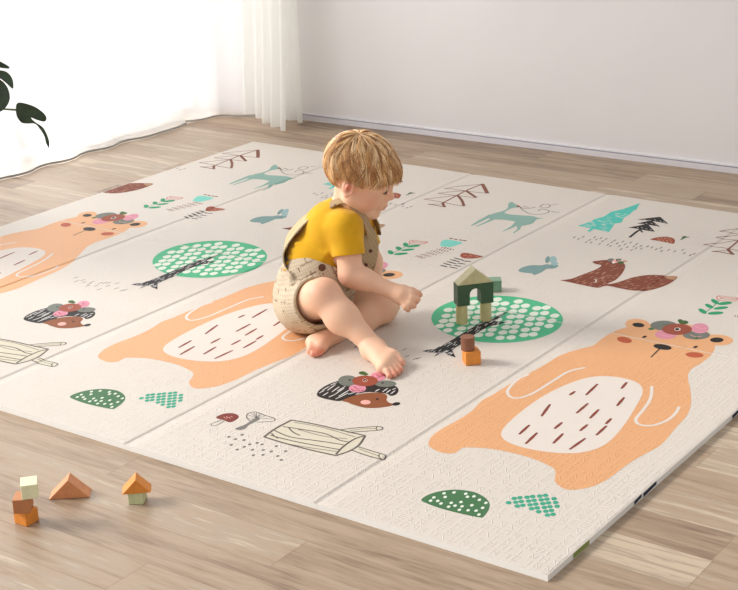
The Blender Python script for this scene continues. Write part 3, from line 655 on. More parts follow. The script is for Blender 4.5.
# ------------------------------------------------------------------ the child
A0, B0 = -.33, 1.07                                # where it sits, in right/away coordinates
RH = np.array([.8136, .5814]); DH = np.array([-.5814, .8136])
CA, CB, CZ = CP[:2]@RH, CP[:2]@DH, CP[2]-H
def L(px, py, b):
    """child-frame point (right, away, up from the mat) seen at a photo point, at depth b"""
    d = ray(px, py); da, db, dz = d[:2]@RH, d[:2]@DH, d[2]
    s = (b-CB)/db
    return np.array([CA+s*da-A0, b-B0, CZ+s*dz])
class Field:
    def __init__(s, lo, hi, h):
        s.h = h; s.lo = np.array(lo, float); n = np.ceil((np.array(hi)-s.lo)/h).astype(int)+1; s.n = n
        s.d = np.full(n, .05, np.float32)
    def axes(s, sl): return [(s.lo[i]+s.h*np.arange(s.n[i])[sl[i]]).astype(np.float32) for i in range(3)]
    def sl(s, lo, hi):
        r = []
        for i in range(3):
            a = max(0, int((lo[i]-s.lo[i])/s.h)); b = min(s.n[i], int((hi[i]-s.lo[i])/s.h)+2)
            if b <= a: return None
            r.append(slice(a, b))
        return tuple(r)
    def grid(s, sl):
        ax = s.axes(sl); return np.stack(np.meshgrid(*ax, indexing='ij'), -1)
    def apply(s, fn, lo, hi, k, op='add'):
        m = .03; sl = s.sl(np.array(lo)-m, np.array(hi)+m)
        if sl is None: return
        v = fn(s.grid(sl)).astype(np.float32); a = s.d[sl]
        if op == 'add': hh = np.maximum(k-np.abs(a-v), 0)/k if k > 0 else 0; s.d[sl] = np.minimum(a, v)-hh*hh*k*.25
        else: v = -v; hh = np.maximum(k-np.abs(a-v), 0)/k if k > 0 else 0; s.d[sl] = np.maximum(a, v)+hh*hh*k*.25
    def cone(s, p, q, r1, r2, k=.01, op='add'):
        p, q = np.array(p, float), np.array(q, float)
        def fn(G):
            pa = G-p.astype(np.float32); ba = (q-p).astype(np.float32); t = np.clip((pa@ba)/max(float(ba@ba), 1e-9), 0, 1)
            return np.linalg.norm(pa-t[..., None]*ba, axis=-1)-(r1+(r2-r1)*t)
        R = max(r1, r2); s.apply(fn, np.minimum(p, q)-R, np.maximum(p, q)+R, k, op)
    def ell(s, c, r, M=None, k=.01, op='add'):
        c = np.array(c, float); r = np.array(r, float); M = np.eye(3) if M is None else M   # M columns = axes
        def fn(G):
            u = (G-c.astype(np.float32))@M.astype(np.float32); k0 = np.linalg.norm(u/r, axis=-1); k1 = np.linalg.norm(u/(r*r), axis=-1)
            return k0*(k0-1)/np.maximum(k1, 1e-6)
        R = r.max(); s.apply(fn, c-R, c+R, k, op)
    def mesh(s):
        d = s.d; n = s.n; neg = d < 0
        c = [neg[i:n[0]-1+i, j:n[1]-1+j, l:n[2]-1+l] for i in (0, 1) for j in (0, 1) for l in (0, 1)]
        cnt = sum(x.astype(np.int8) for x in c); act = (cnt > 0) & (cnt < 8)
        idx = np.full(act.shape, -1, np.int64); I = np.argwhere(act); idx[act] = np.arange(len(I))
        acc = np.zeros((len(I), 3)); w = np.zeros(len(I))
        cor = [(i, j, l) for i in (0, 1) for j in (0, 1) for l in (0, 1)]
        for a in range(8):
            for ax in range(3):
                ca = cor[a]
                if ca[ax]: continue
                cb = list(ca); cb[ax] = 1
                da = d[I[:, 0]+ca[0], I[:, 1]+ca[1], I[:, 2]+ca[2]]; db = d[I[:, 0]+cb[0], I[:, 1]+cb[1], I[:, 2]+cb[2]]
                x = (da < 0) != (db < 0); t = np.where(x, da/np.where(x, da-db, 1), 0)
                p = np.array(ca)[None]+t[:, None]*(np.array(cb)-np.array(ca))[None]
                acc += p*x[:, None]; w += x
        V = s.lo+(I+acc/w[:, None])*s.h
        F = []
        for ax in range(3):
            sl0 = [slice(0, n[i]) for i in range(3)]; sl1 = list(sl0); sl0[ax] = slice(0, n[ax]-1); sl1[ax] = slice(1, n[ax])
            x = neg[tuple(sl0)] != neg[tuple(sl1)]; E = np.argwhere(x); ng = neg[tuple(sl0)][x]
            o = [i for i in range(3) if i != ax]
            ok = (E[:, o[0]] > 0) & (E[:, o[1]] > 0) & (E[:, o[0]] < n[o[0]]-1) & (E[:, o[1]] < n[o[1]]-1); E = E[ok]; ng = ng[ok]
            q = []
            for u, v in ((0, 0), (1, 0), (1, 1), (0, 1)):
                e = E.copy(); e[:, o[0]] -= u; e[:, o[1]] -= v; q.append(idx[e[:, 0], e[:, 1], e[:, 2]])
            q = np.stack(q, 1); fl = ng if ax != 1 else ~ng
            q[~fl] = q[~fl][:, ::-1]; F.append(q)
        return V, np.concatenate(F)
def field_obj(name, f, m, parent, it=2, colour=None):
    V, F = f.mesh()
    # light Laplacian smoothing
    E = np.concatenate([F[:, [0, 1]], F[:, [1, 2]], F[:, [2, 3]], F[:, [3, 0]]])
    for lam in ([.5, -.52]*it):
        s = np.zeros_like(V); c = np.zeros(len(V))
        np.add.at(s, E[:, 0], V[E[:, 1]]); np.add.at(c, E[:, 0], 1); np.add.at(s, E[:, 1], V[E[:, 0]]); np.add.at(c, E[:, 1], 1)
        V = V+lam*(s/np.maximum(c, 1)[:, None]-V)
    V[:, 2] = np.maximum(V[:, 2], .0006)
    me = bpy.data.meshes.new(name); me.vertices.add(len(V)); me.vertices.foreach_set('co', V.astype(np.float32).ravel())
    me.loops.add(F.size); me.loops.foreach_set('vertex_index', F.astype(np.int32).ravel())
    me.polygons.add(len(F)); me.polygons.foreach_set('loop_start', np.arange(0, F.size, 4, dtype=np.int32)); me.polygons.foreach_set('loop_total', np.full(len(F), 4, np.int32))
    me.update(); me.validate(); me.polygons.foreach_set('use_smooth', [True]*len(me.polygons)); me.materials.append(m)
    if colour is not None:
        at = me.color_attributes.new('tint', 'FLOAT_COLOR', 'POINT'); at.data.foreach_set('color', colour(V).astype(np.float32).ravel())
    o = bpy.data.objects.new(name, me); COL.objects.link(o); o.parent = parent; return o

child = empty('person', (A0*RH[0]+B0*DH[0], A0*RH[1]+B0*DH[1], H), math.atan2(RH[1], RH[0]))
tag(child, 'blond toddler in a yellow t-shirt and beige short overalls sitting barefoot on the play mat', 'person')
V3 = lambda *a: np.array(a, float)
def rot(ax, deg):
    a = math.radians(deg); c, s = math.cos(a), math.sin(a)
    return {'x': np.array([[1, 0, 0], [0, c, -s], [0, s, c]]), 'y': np.array([[c, 0, s], [0, 1, 0], [-s, 0, c]]), 'z': np.array([[c, -s, 0], [s, c, 0], [0, 0, 1]])}[ax]
# head frame: x forward, y to the child's left (away), z up; pitched down and turned a little to the viewer
HS = .925
HR = rot('z', -7)@rot('y', 20)@rot('x', 5)
EAR = V3(-.013, -.066, -.016)
HC = L(347.9, 187.2, 1.09-.062)-HR@EAR*HS
def hd(x, y, z): return HC+HR@V3(x, y, z)*HS
# joints
NB_ = L(346, 212, 1.095); CH = L(333, 229, 1.09); BE = L(319, 258, 1.09); PE = L(307, 294, 1.085)
SR, SL_ = L(345, 227, 1.035), L(357, 222, 1.145)
ER, WR = L(351, 274.5, 1.005), L(394, 291.5, .985)
EL, WL = L(371, 262, 1.15), L(377, 291, 1.125)
HIR, KR, AR = L(303, 305, 1.045), L(323.5, 296, .945), L(376, 349.5, .872)
HIL, KL, AL = L(322, 306, 1.125), L(381, 309.5, 1.075), L(333, 337, .985)
KL[2] = max(KL[2], .036)
def arms(f, g=0, sleeves=False):
    pass
body = Field((-.19, -.37, -.004), (.26, .18, .50), .0021)
f = body
# torso
up = (CH-PE)/np.linalg.norm(CH-PE); fr = np.cross(V3(0, 1, 0), up); fr /= np.linalg.norm(fr); MT = np.stack([fr, V3(0, 1, 0), up], 1)
f.ell(PE, (.066, .078, .062), MT, .02); f.ell(BE, (.066, .074, .066), MT, .03); f.ell(CH, (.056, .068, .058), MT, .03); f.ell(CH+fr*.018-up*.01, (.050, .062, .056), MT, .03)
f.cone(SR, SL_, .026, .026, .02); f.cone(NB_, hd(-.012, 0, -.045), .030, .031, .02)
# arms
f.cone(SR, ER, .0285, .0255, .015); f.cone(ER, WR, .0245, .0158, .012); f.ell((ER*.72+WR*.28), (.027, .0225, .0225), None, .012)
f.cone(SL_, EL, .027, .024, .015); f.cone(EL, WL, .0235, .0155, .012)
# legs
f.cone(HIR, KR, .052, .036, .02); f.cone(KR, AR, .0335, .0195, .015); m_ = KR*.62+AR*.38; f.ell(m_+V3(-.004, 0, -.004), (.034, .031, .034), None, .02)
f.cone(HIL, KL, .050, .036, .02); f.cone(KL, AL, .032, .019, .015); m_ = KL*.6+AL*.4; f.cone(m_, m_, .031, .031, .02)
# right foot: heel, sole and five toes; sole resting on its outer edge
def foot(A, heel, ball_in, ball_out, toes, hr=.019, br=.0125):
    f.cone(A, heel, .0185, hr, .01); mid = (ball_in+ball_out)/2
    f.cone(heel, ball_in, hr*.92, br, .012); f.cone(heel, ball_out, hr*.85, br*.92, .012); f.cone(A, mid, .0175, .0125, .015); f.cone(ball_in, ball_out, br, br*.9, .012)
    n = len(toes)
    for i, (tip, r) in enumerate(toes):
        base = ball_in*(1-i/(n-1))+ball_out*(i/(n-1)); k = (base*.45+tip*.55)+V3(0, 0, .002)
        f.cone(base, k, r*1.02, r, .004); f.cone(k, tip, r*.95, r*.92, .0025)
RH_heel = L(371, 357.5, .868); RH_heel[2] = max(RH_heel[2], .021)
bi, bo = L(393, 361.5, .835), L(383.5, 373.5, .790); bi[2] = max(bi[2], .018); bo[2] = max(bo[2], .014)
toesR = [(L(401.0, 362.5, .815), .0098), (L(400.5, 372.0, .793), .0070), (L(398, 377.5, .780), .0066), (L(394.5, 381.0, .768), .0062), (L(389.5, 382.0, .762), .0060)]
toesR = [(V3(t[0], t[1], max(t[2], r+.001)), r) for t, r in toesR]
foot(AR, RH_heel, bi, bo, toesR)
LH_heel = L(334, 338, .972); LH_heel[2] = max(LH_heel[2], .020)
li, lo_ = L(313.0, 343, .935), L(321, 350.5, .915); li[2] = max(li[2], .015); lo_[2] = max(lo_[2], .013)
toesL = [(L(310.5, 354.5, .900), .0090), (L(313.2, 359.5, .888), .0064), (L(316.4, 359.8, .888), .0060), (L(319.2, 358.4, .892), .0056), (L(321.6, 356.0, .898), .0054)]
toesL = [(V3(t[0], t[1], max(t[2], r+.001)), r) for t, r in toesL]
foot(AL, LH_heel, li, lo_, toesL, hr=.0175)
# right hand: loose fist, thumb and forefinger pinching forward
fw = (WR-ER)/np.linalg.norm(WR-ER)
PC = L(401.5, 294.5, .975)                        # palm centre
f.cone(WR, PC, .0155, .0165, .01); f.ell(PC+V3(.002, .002, -.004), (.0195, .0165, .0205), None, .01)
kn = [L(411.0, 292.5, .970), L(411.8, 297.6, .962), L(409.6, 303.0, .957), L(405.4, 307.2, .955)]      # knuckles, forefinger to little finger
md = [L(416.8, 292.6, .976), L(417.4, 299.2, .968), L(413.6, 305.6, .964), L(408.0, 309.6, .964)]
tp = [L(420.2, 294.8, .984), L(416.0, 301.8, .987), L(411.6, 306.6, .984), L(406.0, 309.0, .982)]
rr = [.0064, .0066, .0063, .0056]
for k_, m2, t_, r_ in zip(kn, md, tp, rr):
    f.cone(PC, k_, .010, r_*1.15, .006); f.cone(k_, m2, r_*1.08, r_, .003); f.cone(m2, t_, r_, r_*.86, .0022)
th0, th1, th2 = L(403, 289.0, .985), L(412.5, 290.6, .990), L(419.6, 293.6, .990)
f.cone(PC, th0, .010, .0085, .006); f.cone(th0, th1, .0082, .0072, .004); f.cone(th1, th2, .0070, .0056, .0025)
# left hand resting on the left thigh, behind the right one
PL = L(383, 300, 1.105)
f.cone(WL, PL, .0150, .0145, .01); f.ell(PL, (.018, .015, .013), None, .008)
for i in range(4):
    y = (i-1.5)*.0092; a = PL+V3(.012, y, -.001); b = a+V3(.013-.002*abs(i-1.3), 0, -.006); c = b+V3(.008, 0, -.010)
    f.cone(a, b, .0064, .0060, .004); f.cone(b, c, .0058, .0050, .0022)
f.cone(PL, PL+V3(.008, -.019, -.004), .009, .0065, .005); f.cone(PL+V3(.008, -.019, -.004), PL+V3(.020, -.018, -.010), .0064, .0053, .003)
# head
def he(c, r, k=.01, op='add', M=None): f.ell(hd(*c), V3(*r)*HS, HR if M is None else HR@M, k, op)
def hc(p, q, r1, r2, k=.006, op='add'): f.cone(hd(*p), hd(*q), r1*HS, r2*HS, k, op)
he((-.005, 0, .020), (.073, .065, .064)); he((.022, 0, .010), (.057, .057, .050), .02); he((.026, 0, -.030), (.042, .047, .044), .022)
for s in (-1, 1):
    he((.033, s*.030, -.044), (.027, .026, .026), .014); hc((.0, s*.040, -.050), (.038, s*.012, -.076), .018, .013, .02)
he((.0570, 0, -.081), (.0135, .015, .012), .010); he((.028, 0, -.080), (.034, .027, .013), .02)
for s in (-1, 1): he((.078, s*.026, -.006), (.012, .016, .0095), .010, 'sub')
hc((.071, 0, -.004), (.0800, 0, -.026), .0050, .0064, .010); he((.0830, 0, -.0310), (.0080, .0084, .0072), .007)
for s in (-1, 1): he((.0745, s*.0092, -.0350), (.0070, .0052, .0052), .005); hc((.0795, s*.0042, -.0398), (.0775, s*.0045, -.033), .0018, .0018, .002, 'sub')
he((.0665, 0, -.050), (.0130, .020, .018), .012)
he((.0780, 0, -.0545), (.0048, .0120, .0036), .004); he((.0748, 0, -.0620), (.0048, .0100, .0038), .004)
he((.0808, 0, -.0583), (.0060, .0130, .0009), .002, 'sub')
for s in (-1, 1):
    he((.0570, s*.0265, -.0095), (.0125, .0150, .0105), .004)          # closed-down lids
    he((.0695, s*.0265, -.0140), (.0050, .0125, .0010), .002, 'sub')
    # ear
    M = rot('z', s*22)@rot('y', -8)
    e0 = V3(-.013, s*.0665, -.016)
    f.ell(hd(*e0), (.0140, .0065, .0215), HR@M, .004); f.ell(hd(*(e0+V3(.0020, s*.0062, .0020))), (.0092, .0050, .0150), HR@M, .003, 'sub')
    f.ell(hd(*(e0+V3(.0005, s*.003, .0))), (.0055, .0045, .0095), HR@M, .003); f.cone(hd(*(e0+V3(.004, s*.001, -.0185))), hd(*(e0+V3(.002, s*.002, -.0205))), .0052, .0048, .004)
    f.ell(hd(*(e0+V3(.0035, s*.0058, -.002))), (.0042, .0040, .0060), HR@M, .002, 'sub')
IHR = np.linalg.inv(HR)
def skin_colour(V):
    n = len(V); C = np.ones((n, 4)); base = np.array(lin((242, 196, 166))[:3]); C[:, :3] = base
    U = (V-HC)@IHR.T/HS
    def blend(mask, rgb):
        c = np.array(lin(rgb)[:3]); C[:, :3] = C[:, :3]*(1-mask[:, None])+c*mask[:, None]
    def g(P, c, r): return np.exp(-(((P-np.array(c))/np.array(r))**2).sum(1))
    for s in (-1, 1):
        blend(.42*g(U, (.044, s*.046, -.040), (.030, .03, .024)), (224, 136, 110))
        blend(.85*g(U, (-.011, s*.070, -.016), (.010, .009, .015)), (205, 105, 78))
        blend(np.clip(1.6*g(U, (.0695, s*.0265, -.0138), (.008, .0120, .0019)), 0, 1), (62, 40, 30))
        blend(.5*g(U, (.070, s*.027, .006), (.01, .014, .0026)), (176, 128, 92))
    blend(np.clip(1.3*g(U, (.080, 0, -.0550), (.008, .0115, .0030)), 0, .85), (196, 92, 84)); blend(np.clip(1.3*g(U, (.077, 0, -.0620), (.008, .010, .0034)), 0, .85), (204, 104, 94))
    blend(.4*g(U, (.083, 0, -.033), (.01, .012, .008)), (222, 132, 110))
    for t, r in toesR+toesL: blend(.6*g(V, t, (.011, .011, .011)), (222, 124, 98))
    for t in tp+md+[th2]: blend(.35*g(V, t, (.009, .009, .009)), (220, 130, 105))
    blend(.4*g(V, KR+V3(0, -.01, .02), (.03, .03, .025)), (226, 146, 116)); blend(.25*g(V, ER, (.03, .03, .03)), (226, 146, 116))
    return C
skin = bpy.data.materials.new('skin'); skin.use_nodes = True; nt = skin.node_tree; Bq = nt.nodes['Principled BSDF']; q = NB(nt)
at = q.n('ShaderNodeAttribute', attribute_name='tint'); q.l(at.outputs['Color'], Bq.inputs['Base Color'])
Bq.inputs['Roughness'].default_value = .52; Bq.inputs['Specular IOR Level'].default_value = .35
Bq.inputs['Subsurface Weight'].default_value = .12; Bq.inputs['Subsurface Radius'].default_value = (1, .35, .2); Bq.inputs['Subsurface Scale'].default_value = .006
field_obj('body', body, skin, child, 3, skin_colour)

# t-shirt: torso and two short sleeves, hollow where the arms leave
shirt_m = mat('yellow_jersey', (226, 172, 34), .85, noise=.05, nscale=30, bump=.25, bscale=60, spec=.15, sheen=.15)
g = Field((-.16, -.14, .06), (.14, .16, .36), .0023)
hemR = SR*.40+ER*.60; hemL = SL_*.38+EL*.62
def cut(fld, p, n_, rad, k=.002):
    """remove everything past plane (p, n) within rad"""
    p, n_ = np.array(p), np.array(n_)/np.linalg.norm(n_)
    def fn(G): return np.maximum(-((G-p)@n_), np.linalg.norm(G-p, axis=-1)-rad)
    fld.apply(fn, p-rad, p+rad, k, 'sub')
g.cone(SR, hemR+(ER-SR)*.12, .034, .0350, .014); g.cone(SL_, hemL+(EL-SL_)*.12, .032, .034, .014)
cut(g, hemR, ER-SR, .055); cut(g, hemL, EL-SL_, .05)
g.cone(hemR-(ER-SR)*.10, hemR+(ER-SR)*.3, .0305, .0325, .002, 'sub'); g.cone(hemL-(EL-SL_)*.10, hemL+(EL-SL_)*.3, .029, .031, .002, 'sub')
g.ell(PE, (.068, .080, .060), MT, .006); g.ell(BE, (.071, .079, .068), MT, .012); g.ell(CH, (.062, .074, .062), MT, .016); g.ell(CH+fr*.018-up*.01, (.055, .068, .060), MT, .016)
g.cone(SR, SL_, .033, .032, .02); g.cone(NB_, hd(-.012, 0, -.045)*.25+NB_*.75, .0335, .033, .02)
# folds running round the waist and under the arm
for i in range(5):
    t = i/4; c = BE+(CH-BE)*(.0+.9*t)+V3(-.064, -.02, -.01)
    g.cone(c+V3(-.01, -.02, .0), c+V3(.055, -.055, .006-.02*t), .0022, .0030, .010)
cut(g, NB_+up*.028+fr*.004, (hd(-.01, 0, -.045)-NB_), .07, .004)
cut(g, PE+up*.015, -up, .12, .002)
field_obj('shirt', g, shirt_m, child, 2)
for nm, c, ax, r in (('sleeve_hem', hemR, ER-SR, .0345), ):
    pass
# neck band
def ring(c, ax, r1, r2, rt, n=40):
    ax = ax/np.linalg.norm(ax); u = np.cross(ax, V3(0, 1, 0)); u /= np.linalg.norm(u); v = np.cross(ax, u)
    P = [c+u*math.cos(t)*r1+v*math.sin(t)*r2 for t in [2*math.pi*i/n for i in range(n)]]
    return P
def closed_tube(P, r, n=8):
    V, F = [], []; m = len(P); cen = sum(P)/m
    for i in range(m):
        t = P[(i+1) % m]-P[i-1]; t /= np.linalg.norm(t); o = P[i]-cen; o -= t*(o@t); o /= np.linalg.norm(o); b = np.cross(t, o)
        for k in range(n): a = 2*math.pi*k/n; V.append(P[i]+o*math.cos(a)*r+b*math.sin(a)*r)
    for i in range(m):
        for k in range(n): F.append((i*n+k, i*n+(k+1) % n, ((i+1) % m)*n+(k+1) % n, ((i+1) % m)*n+k))
    return V, F

# overalls
ov_m = bpy.data.materials.new('beige_seersucker'); ov_m.use_nodes = True; nt = ov_m.node_tree; Bq = nt.nodes['Principled BSDF']; q = NB(nt)
tc = q.n('ShaderNodeTexCoord'); sp = q.n('ShaderNodeSeparateXYZ'); q.l(tc.outputs['Object'], sp.inputs[0])
def checks(frq, th):
    a = q.m('FRACT', q.m('MULTIPLY', q.m('ADD', sp.outputs[0], q.m('MULTIPLY', sp.outputs[2], .5)), frq)); b = q.m('FRACT', q.m('MULTIPLY', q.m('SUBTRACT', sp.outputs[2], q.m('MULTIPLY', sp.outputs[0], .5)), frq))
    return q.m('GREATER_THAN', a, th), q.m('GREATER_THAN', b, th)
nz0 = q.n('ShaderNodeTexNoise'); nz0.inputs['Scale'].default_value = 60; q.l(tc.outputs['Object'], nz0.inputs['Vector'])
a, b = checks(150, .6); c, d = checks(42, .86)
ck = q.m('ADD', q.m('MULTIPLY', q.m('ADD', a, b), .14), q.m('MULTIPLY', q.m('MULTIPLY', q.m('MAXIMUM', c, d), q.m('GREATER_THAN', nz0.outputs['Fac'], .56)), .7))
nz = q.n('ShaderNodeTexNoise'); nz.inputs['Scale'].default_value = 40; q.l(tc.outputs['Object'], nz.inputs['Vector'])
mx = q.n('ShaderNodeMix', data_type='RGBA'); q.l(q.m('ADD', ck, q.m('MULTIPLY', q.m('SUBTRACT', nz.outputs['Fac'], .5), .35)), mx.inputs['Factor'])
mx.inputs['A'].default_value = lin((206, 190, 166)); mx.inputs['B'].default_value = lin((128, 102, 80)); q.l(mx.outputs['Result'], Bq.inputs['Base Color'])
Bq.inputs['Roughness'].default_value = .9; Bq.inputs['Specular IOR Level'].default_value = .1
bp = q.n('ShaderNodeBump'); bp.inputs['Strength'].default_value = .5; bp.inputs['Distance'].default_value = .002; q.l(q.m('ADD', nz.outputs['Fac'], ck), bp.inputs['Height']); q.l(bp.outputs[0], Bq.inputs['Normal'])
bib_m = ov_m.copy(); bib_m.name = 'checked_bib_cloth'
for nd_ in bib_m.node_tree.nodes:
    if nd_.type == 'MIX': nd_.inputs['A'].default_value = lin((184, 160, 126)); nd_.inputs['B'].default_value = lin((96, 70, 50))
    if nd_.type == 'TEX_NOISE' and nd_.inputs['Scale'].default_value == 60: nd_.inputs['Scale'].default_value = 20
lining_m = mat('overall_lining', (196, 178, 140), .9, noise=.08, nscale=60, bump=.2, bscale=200, spec=.1)
stripe_m = mat('binding', (112, 84, 66), .8, noise=.2, nscale=120)
button_m = mat('wooden_button', (92, 56, 44), .4)
ov = empty  # keep name
o = Field((-.19, -.24, -.004), (.15, .17, .30), .0024)
kdR = KR-HIR; hmR = HIR+kdR*.76+V3(.0, 0, -.010)
kdL = KL-HIL; hmL = HIL+kdL*.66
o.cone(HIR, hmR+kdR*.1, .060, .0535, .025); o.ell(HIR*.55+hmR*.45+V3(-.006, 0, -.006), (.058, .060, .050), None, .02)
# gathers
for i in range(9):
    t = i/8; a1 = L(290+5*t, 272+50*t, 1.02-.05*t); b1 = L(298+14*t, 302+28*t, .98-.02*t)
    o.cone(a1, b1, .0030, .0042, .010)
cut(o, hmR, kdR, .085, .002); o.cone(HIR*.5+hmR*.5, hmR+kdR*.4, .045, .0505, .002, 'sub')
oL = Field(o.lo, o.lo+(o.n-1)*o.h, o.h); oL.cone(HIL, hmL+kdL*.1, .058, .048, .025); cut(oL, hmL, kdL, .08, .002); oL.cone(HIL*.3+hmL*.7, hmL+kdL*.4, .041, .044, .002, 'sub')
mm = [min(a, b) for a, b in zip(o.d.shape, oL.d.shape)]
o.d[:mm[0], :mm[1], :mm[2]] = np.minimum(o.d[:mm[0], :mm[1], :mm[2]], oL.d[:mm[0], :mm[1], :mm[2]])
o.ell(PE, (.073, .086, .070), MT, .02); o.ell(PE+up*.028, (.073, .084, .046), MT, .012); o.ell(PE+up*.058+fr*.008, (.0810, .092, .085), MT, .004)
pw_ = PE+up*.079; upw = up+V3(0, -0.0, 0); upn = up+V3(0, .27, 0); upn /= np.linalg.norm(upn)
cut(o, pw_, upn, .14, .002)
for k_ in range(3): pass
ovr = field_obj('overalls', o, ov_m, child, 2)
if True:
    def child_mesh(name, V, F, m, par=None, smooth=True): return mesh_obj(name, V, F, m, par or child, smooth)
    P = ring(hmR-kdR*.01, kdR, .0515, .0515, 0); V, F = closed_tube(P, .0016); child_mesh('leg_binding', V, F, lining_m, ovr)
    # waistband
    P = ring(pw_-up*.004, up, .080, .090, 0)
    # back panel: stands away from the shirt, from waist up to the shoulders
    path = [(294.5, 266), (286.5, 258), (284.5, 247), (290, 236), (301.5, 222.5), (315, 211), (329, 203), (345, 199)]
    wds = [.062, .058, .052, .045, .037, .031, .028, .027]
    near_d = [1.06]*8
    outer, V, F = [], [], []
    for k in range(len(path)): pass
    pc = catmull([L(x, y, 1.095) for x, y in path], 4, False); wc = np.interp(np.linspace(0, 7, len(pc)), range(8), wds)
    for sgn in (0, 1):
        for i, p in enumerate(pc):
            t = (pc[min(i+1, len(pc)-1)]-pc[max(0, i-1)]); t /= np.linalg.norm(t); nn = np.cross(t, V3(0, 1, 0)); nn /= np.linalg.norm(nn)
            for j in range(9):
                y = (j/8-.5)*2*wc[i]; cup = .010*(1-(j/8-.5)**2*4)*0
                V.append(p+V3(0, y, 0)+nn*((-.0011 if sgn else .0011))+nn*cup)
    n1 = len(pc)*9
    for sgn in (0, 1):
        for i in range(len(pc)-1):
            for j in range(8):
                a = sgn*n1+i*9+j; qd = (a, a+1, a+10, a+9); F.append(qd if sgn else qd[::-1])
    for i in range(len(pc)-1):
        for j in (0, 8):
            a = i*9+j; F.append((a, a+9, n1+a+9, n1+a))
    child_mesh('back_panel', V, F, lining_m, ovr)
    # bib: a curved panel standing a little off the chest
    top_, bot_ = V3(.082, .012, .212), V3(.068, .008, .100); V, F = [], []
    NI, NJ = 14, 16
    for sgn in (0, 1):
        for i in range(NI+1):
            t = i/NI; c = bot_*(1-t)+top_*t+V3(.016*math.sin(math.pi*t), 0, 0); hw = .070-.018*t
            for j in range(NJ+1):
                u_ = j/NJ*2-1; V.append(c+V3(-.046*abs(u_)**2.2*(1-.25*t)-(0 if sgn else .003), hw*u_, .004*math.sin(7*u_+3*t)))
    n1 = (NI+1)*(NJ+1)
    for sgn in (0, 1):
        for i in range(NI):
            for j in range(NJ):
                a = sgn*n1+i*(NJ+1)+j; qd = (a, a+1, a+NJ+2, a+NJ+1); F.append(qd if sgn else qd[::-1])
    for i in range(NI):
        for j in (0, NJ): a = i*(NJ+1)+j; F.append((a, a+NJ+1, n1+a+NJ+1, n1+a))
    for j in range(NJ):
        for i in (0, NI): a = i*(NJ+1)+j; F.append((a, a+1, n1+a+1, n1+a))
    child_mesh('bib', V, F, bib_m, ovr)
    # shoulder straps from back panel over the shoulders to the bib
    def strap(pts, ys, w=.011):
        P = catmull([L(x, y, b) for (x, y), b in zip(pts, ys)], 5, False); V, F = [], []
        for i, p in enumerate(P):
            t = (P[min(i+1, len(P)-1)]-P[max(0, i-1)]); t /= np.linalg.norm(t); s_ = np.cross(t, (p-(CH+V3(0, 0, -.02)))); s_ /= np.linalg.norm(s_); nn = np.cross(s_, t); nn /= np.linalg.norm(nn)
            for a_, b_ in ((-1, 1), (1, 1), (1, -1), (-1, -1)): V.append(p+s_*w*a_+nn*.0012*b_)
        for i in range(len(P)-1):
            for k in range(4): a = i*4+k; F.append((a, i*4+(k+1) % 4, (i+1)*4+(k+1) % 4, a+4))
        F.append((3, 2, 1, 0)); m = (len(P)-1)*4; F.append((m, m+1, m+2, m+3))
        return V, F
    V, F = strap([(330, 205), (342, 200.5), (352, 204.5), (360, 213), (367, 224), (371, 236)], [1.06, 1.055, 1.05, 1.048, 1.045, 1.042]); child_mesh('strap', V, F, bib_m, ovr, False)
    V, F = strap([(334, 202), (346, 198), (360, 203), (370, 212), (377, 224), (379, 235)], [1.135, 1.135, 1.135, 1.135, 1.13, 1.125]); child_mesh('strap', V, F, bib_m, ovr, False)
    def button(px, py, b, r=.0078):
        p = L(px, py, b); d = p-np.array([CA-A0, CB-B0, CZ]); d = V3(d[0]*.2, d[1], 0); d /= np.linalg.norm(d)
        bm = bmesh.new(); bmesh.ops.create_cone(bm, cap_ends=True, segments=24, radius1=r, radius2=r, depth=.0035)
        bmesh.ops.bevel(bm, geom=[e for e in bm.edges if abs(e.verts[0].co.z-e.verts[1].co.z) < 1e-5], offset=.001, segments=2, affect='EDGES', profile=.5)
        o_ = bm_obj('button', bm, button_m, ovr); o_.location = tuple(p); o_.rotation_euler = Vector(d).to_track_quat('Z', 'Y').to_euler(); return o_
    button(322, 267.5, .992); button(370.5, 251, 1.028, .004); button(366, 265, 1.022, .004)
# hair: a cap following the skull, overlaid with combed strands
hr_m = bpy.data.materials.new('blond_hair'); hr_m.use_nodes = True; nt = hr_m.node_tree; Bq = nt.nodes['Principled BSDF']; q = NB(nt)
at = q.n('ShaderNodeAttribute', attribute_name='tint'); q.l(at.outputs['Color'], Bq.inputs['Base Color']); Bq.inputs['Roughness'].default_value = .36; Bq.inputs['Specular IOR Level'].default_value = .55
hcap = Field(HC-.11, HC+.12, .0022)
SC, SRD = V3(-.005, 0, .020), V3(.073, .065, .064)
hcap.ell(hd(*SC), (SRD+.0055)*HS, HR, .01); hcap.ell(hd(.022, 0, .012), (V3(.058, .057, .052)+.0065)*HS, HR, .02)
def hairline(x): return -.0205+.27*x if x < .03 else -.0124+.30*(x-.03)
pl = hd(-.01, 0, -.004); nd = HR@V3(.16, 0, -1); cut(hcap, pl, nd, .16, .004)
for s in (-1, 1): hcap.ell(hd(-.012, s*.074, -.020), (.021, .022, .022), HR, .004, 'sub')
def hcol(V):
    C = np.ones((len(V), 4)); C[:, :3] = np.array(lin((176, 124, 76))[:3]); return C
hair = field_obj('hair', hcap, hr_m, child, 2, hcol)
Vs, Fs, Cs = [], [], []
crownp = V3(-.030, -.004, .090)
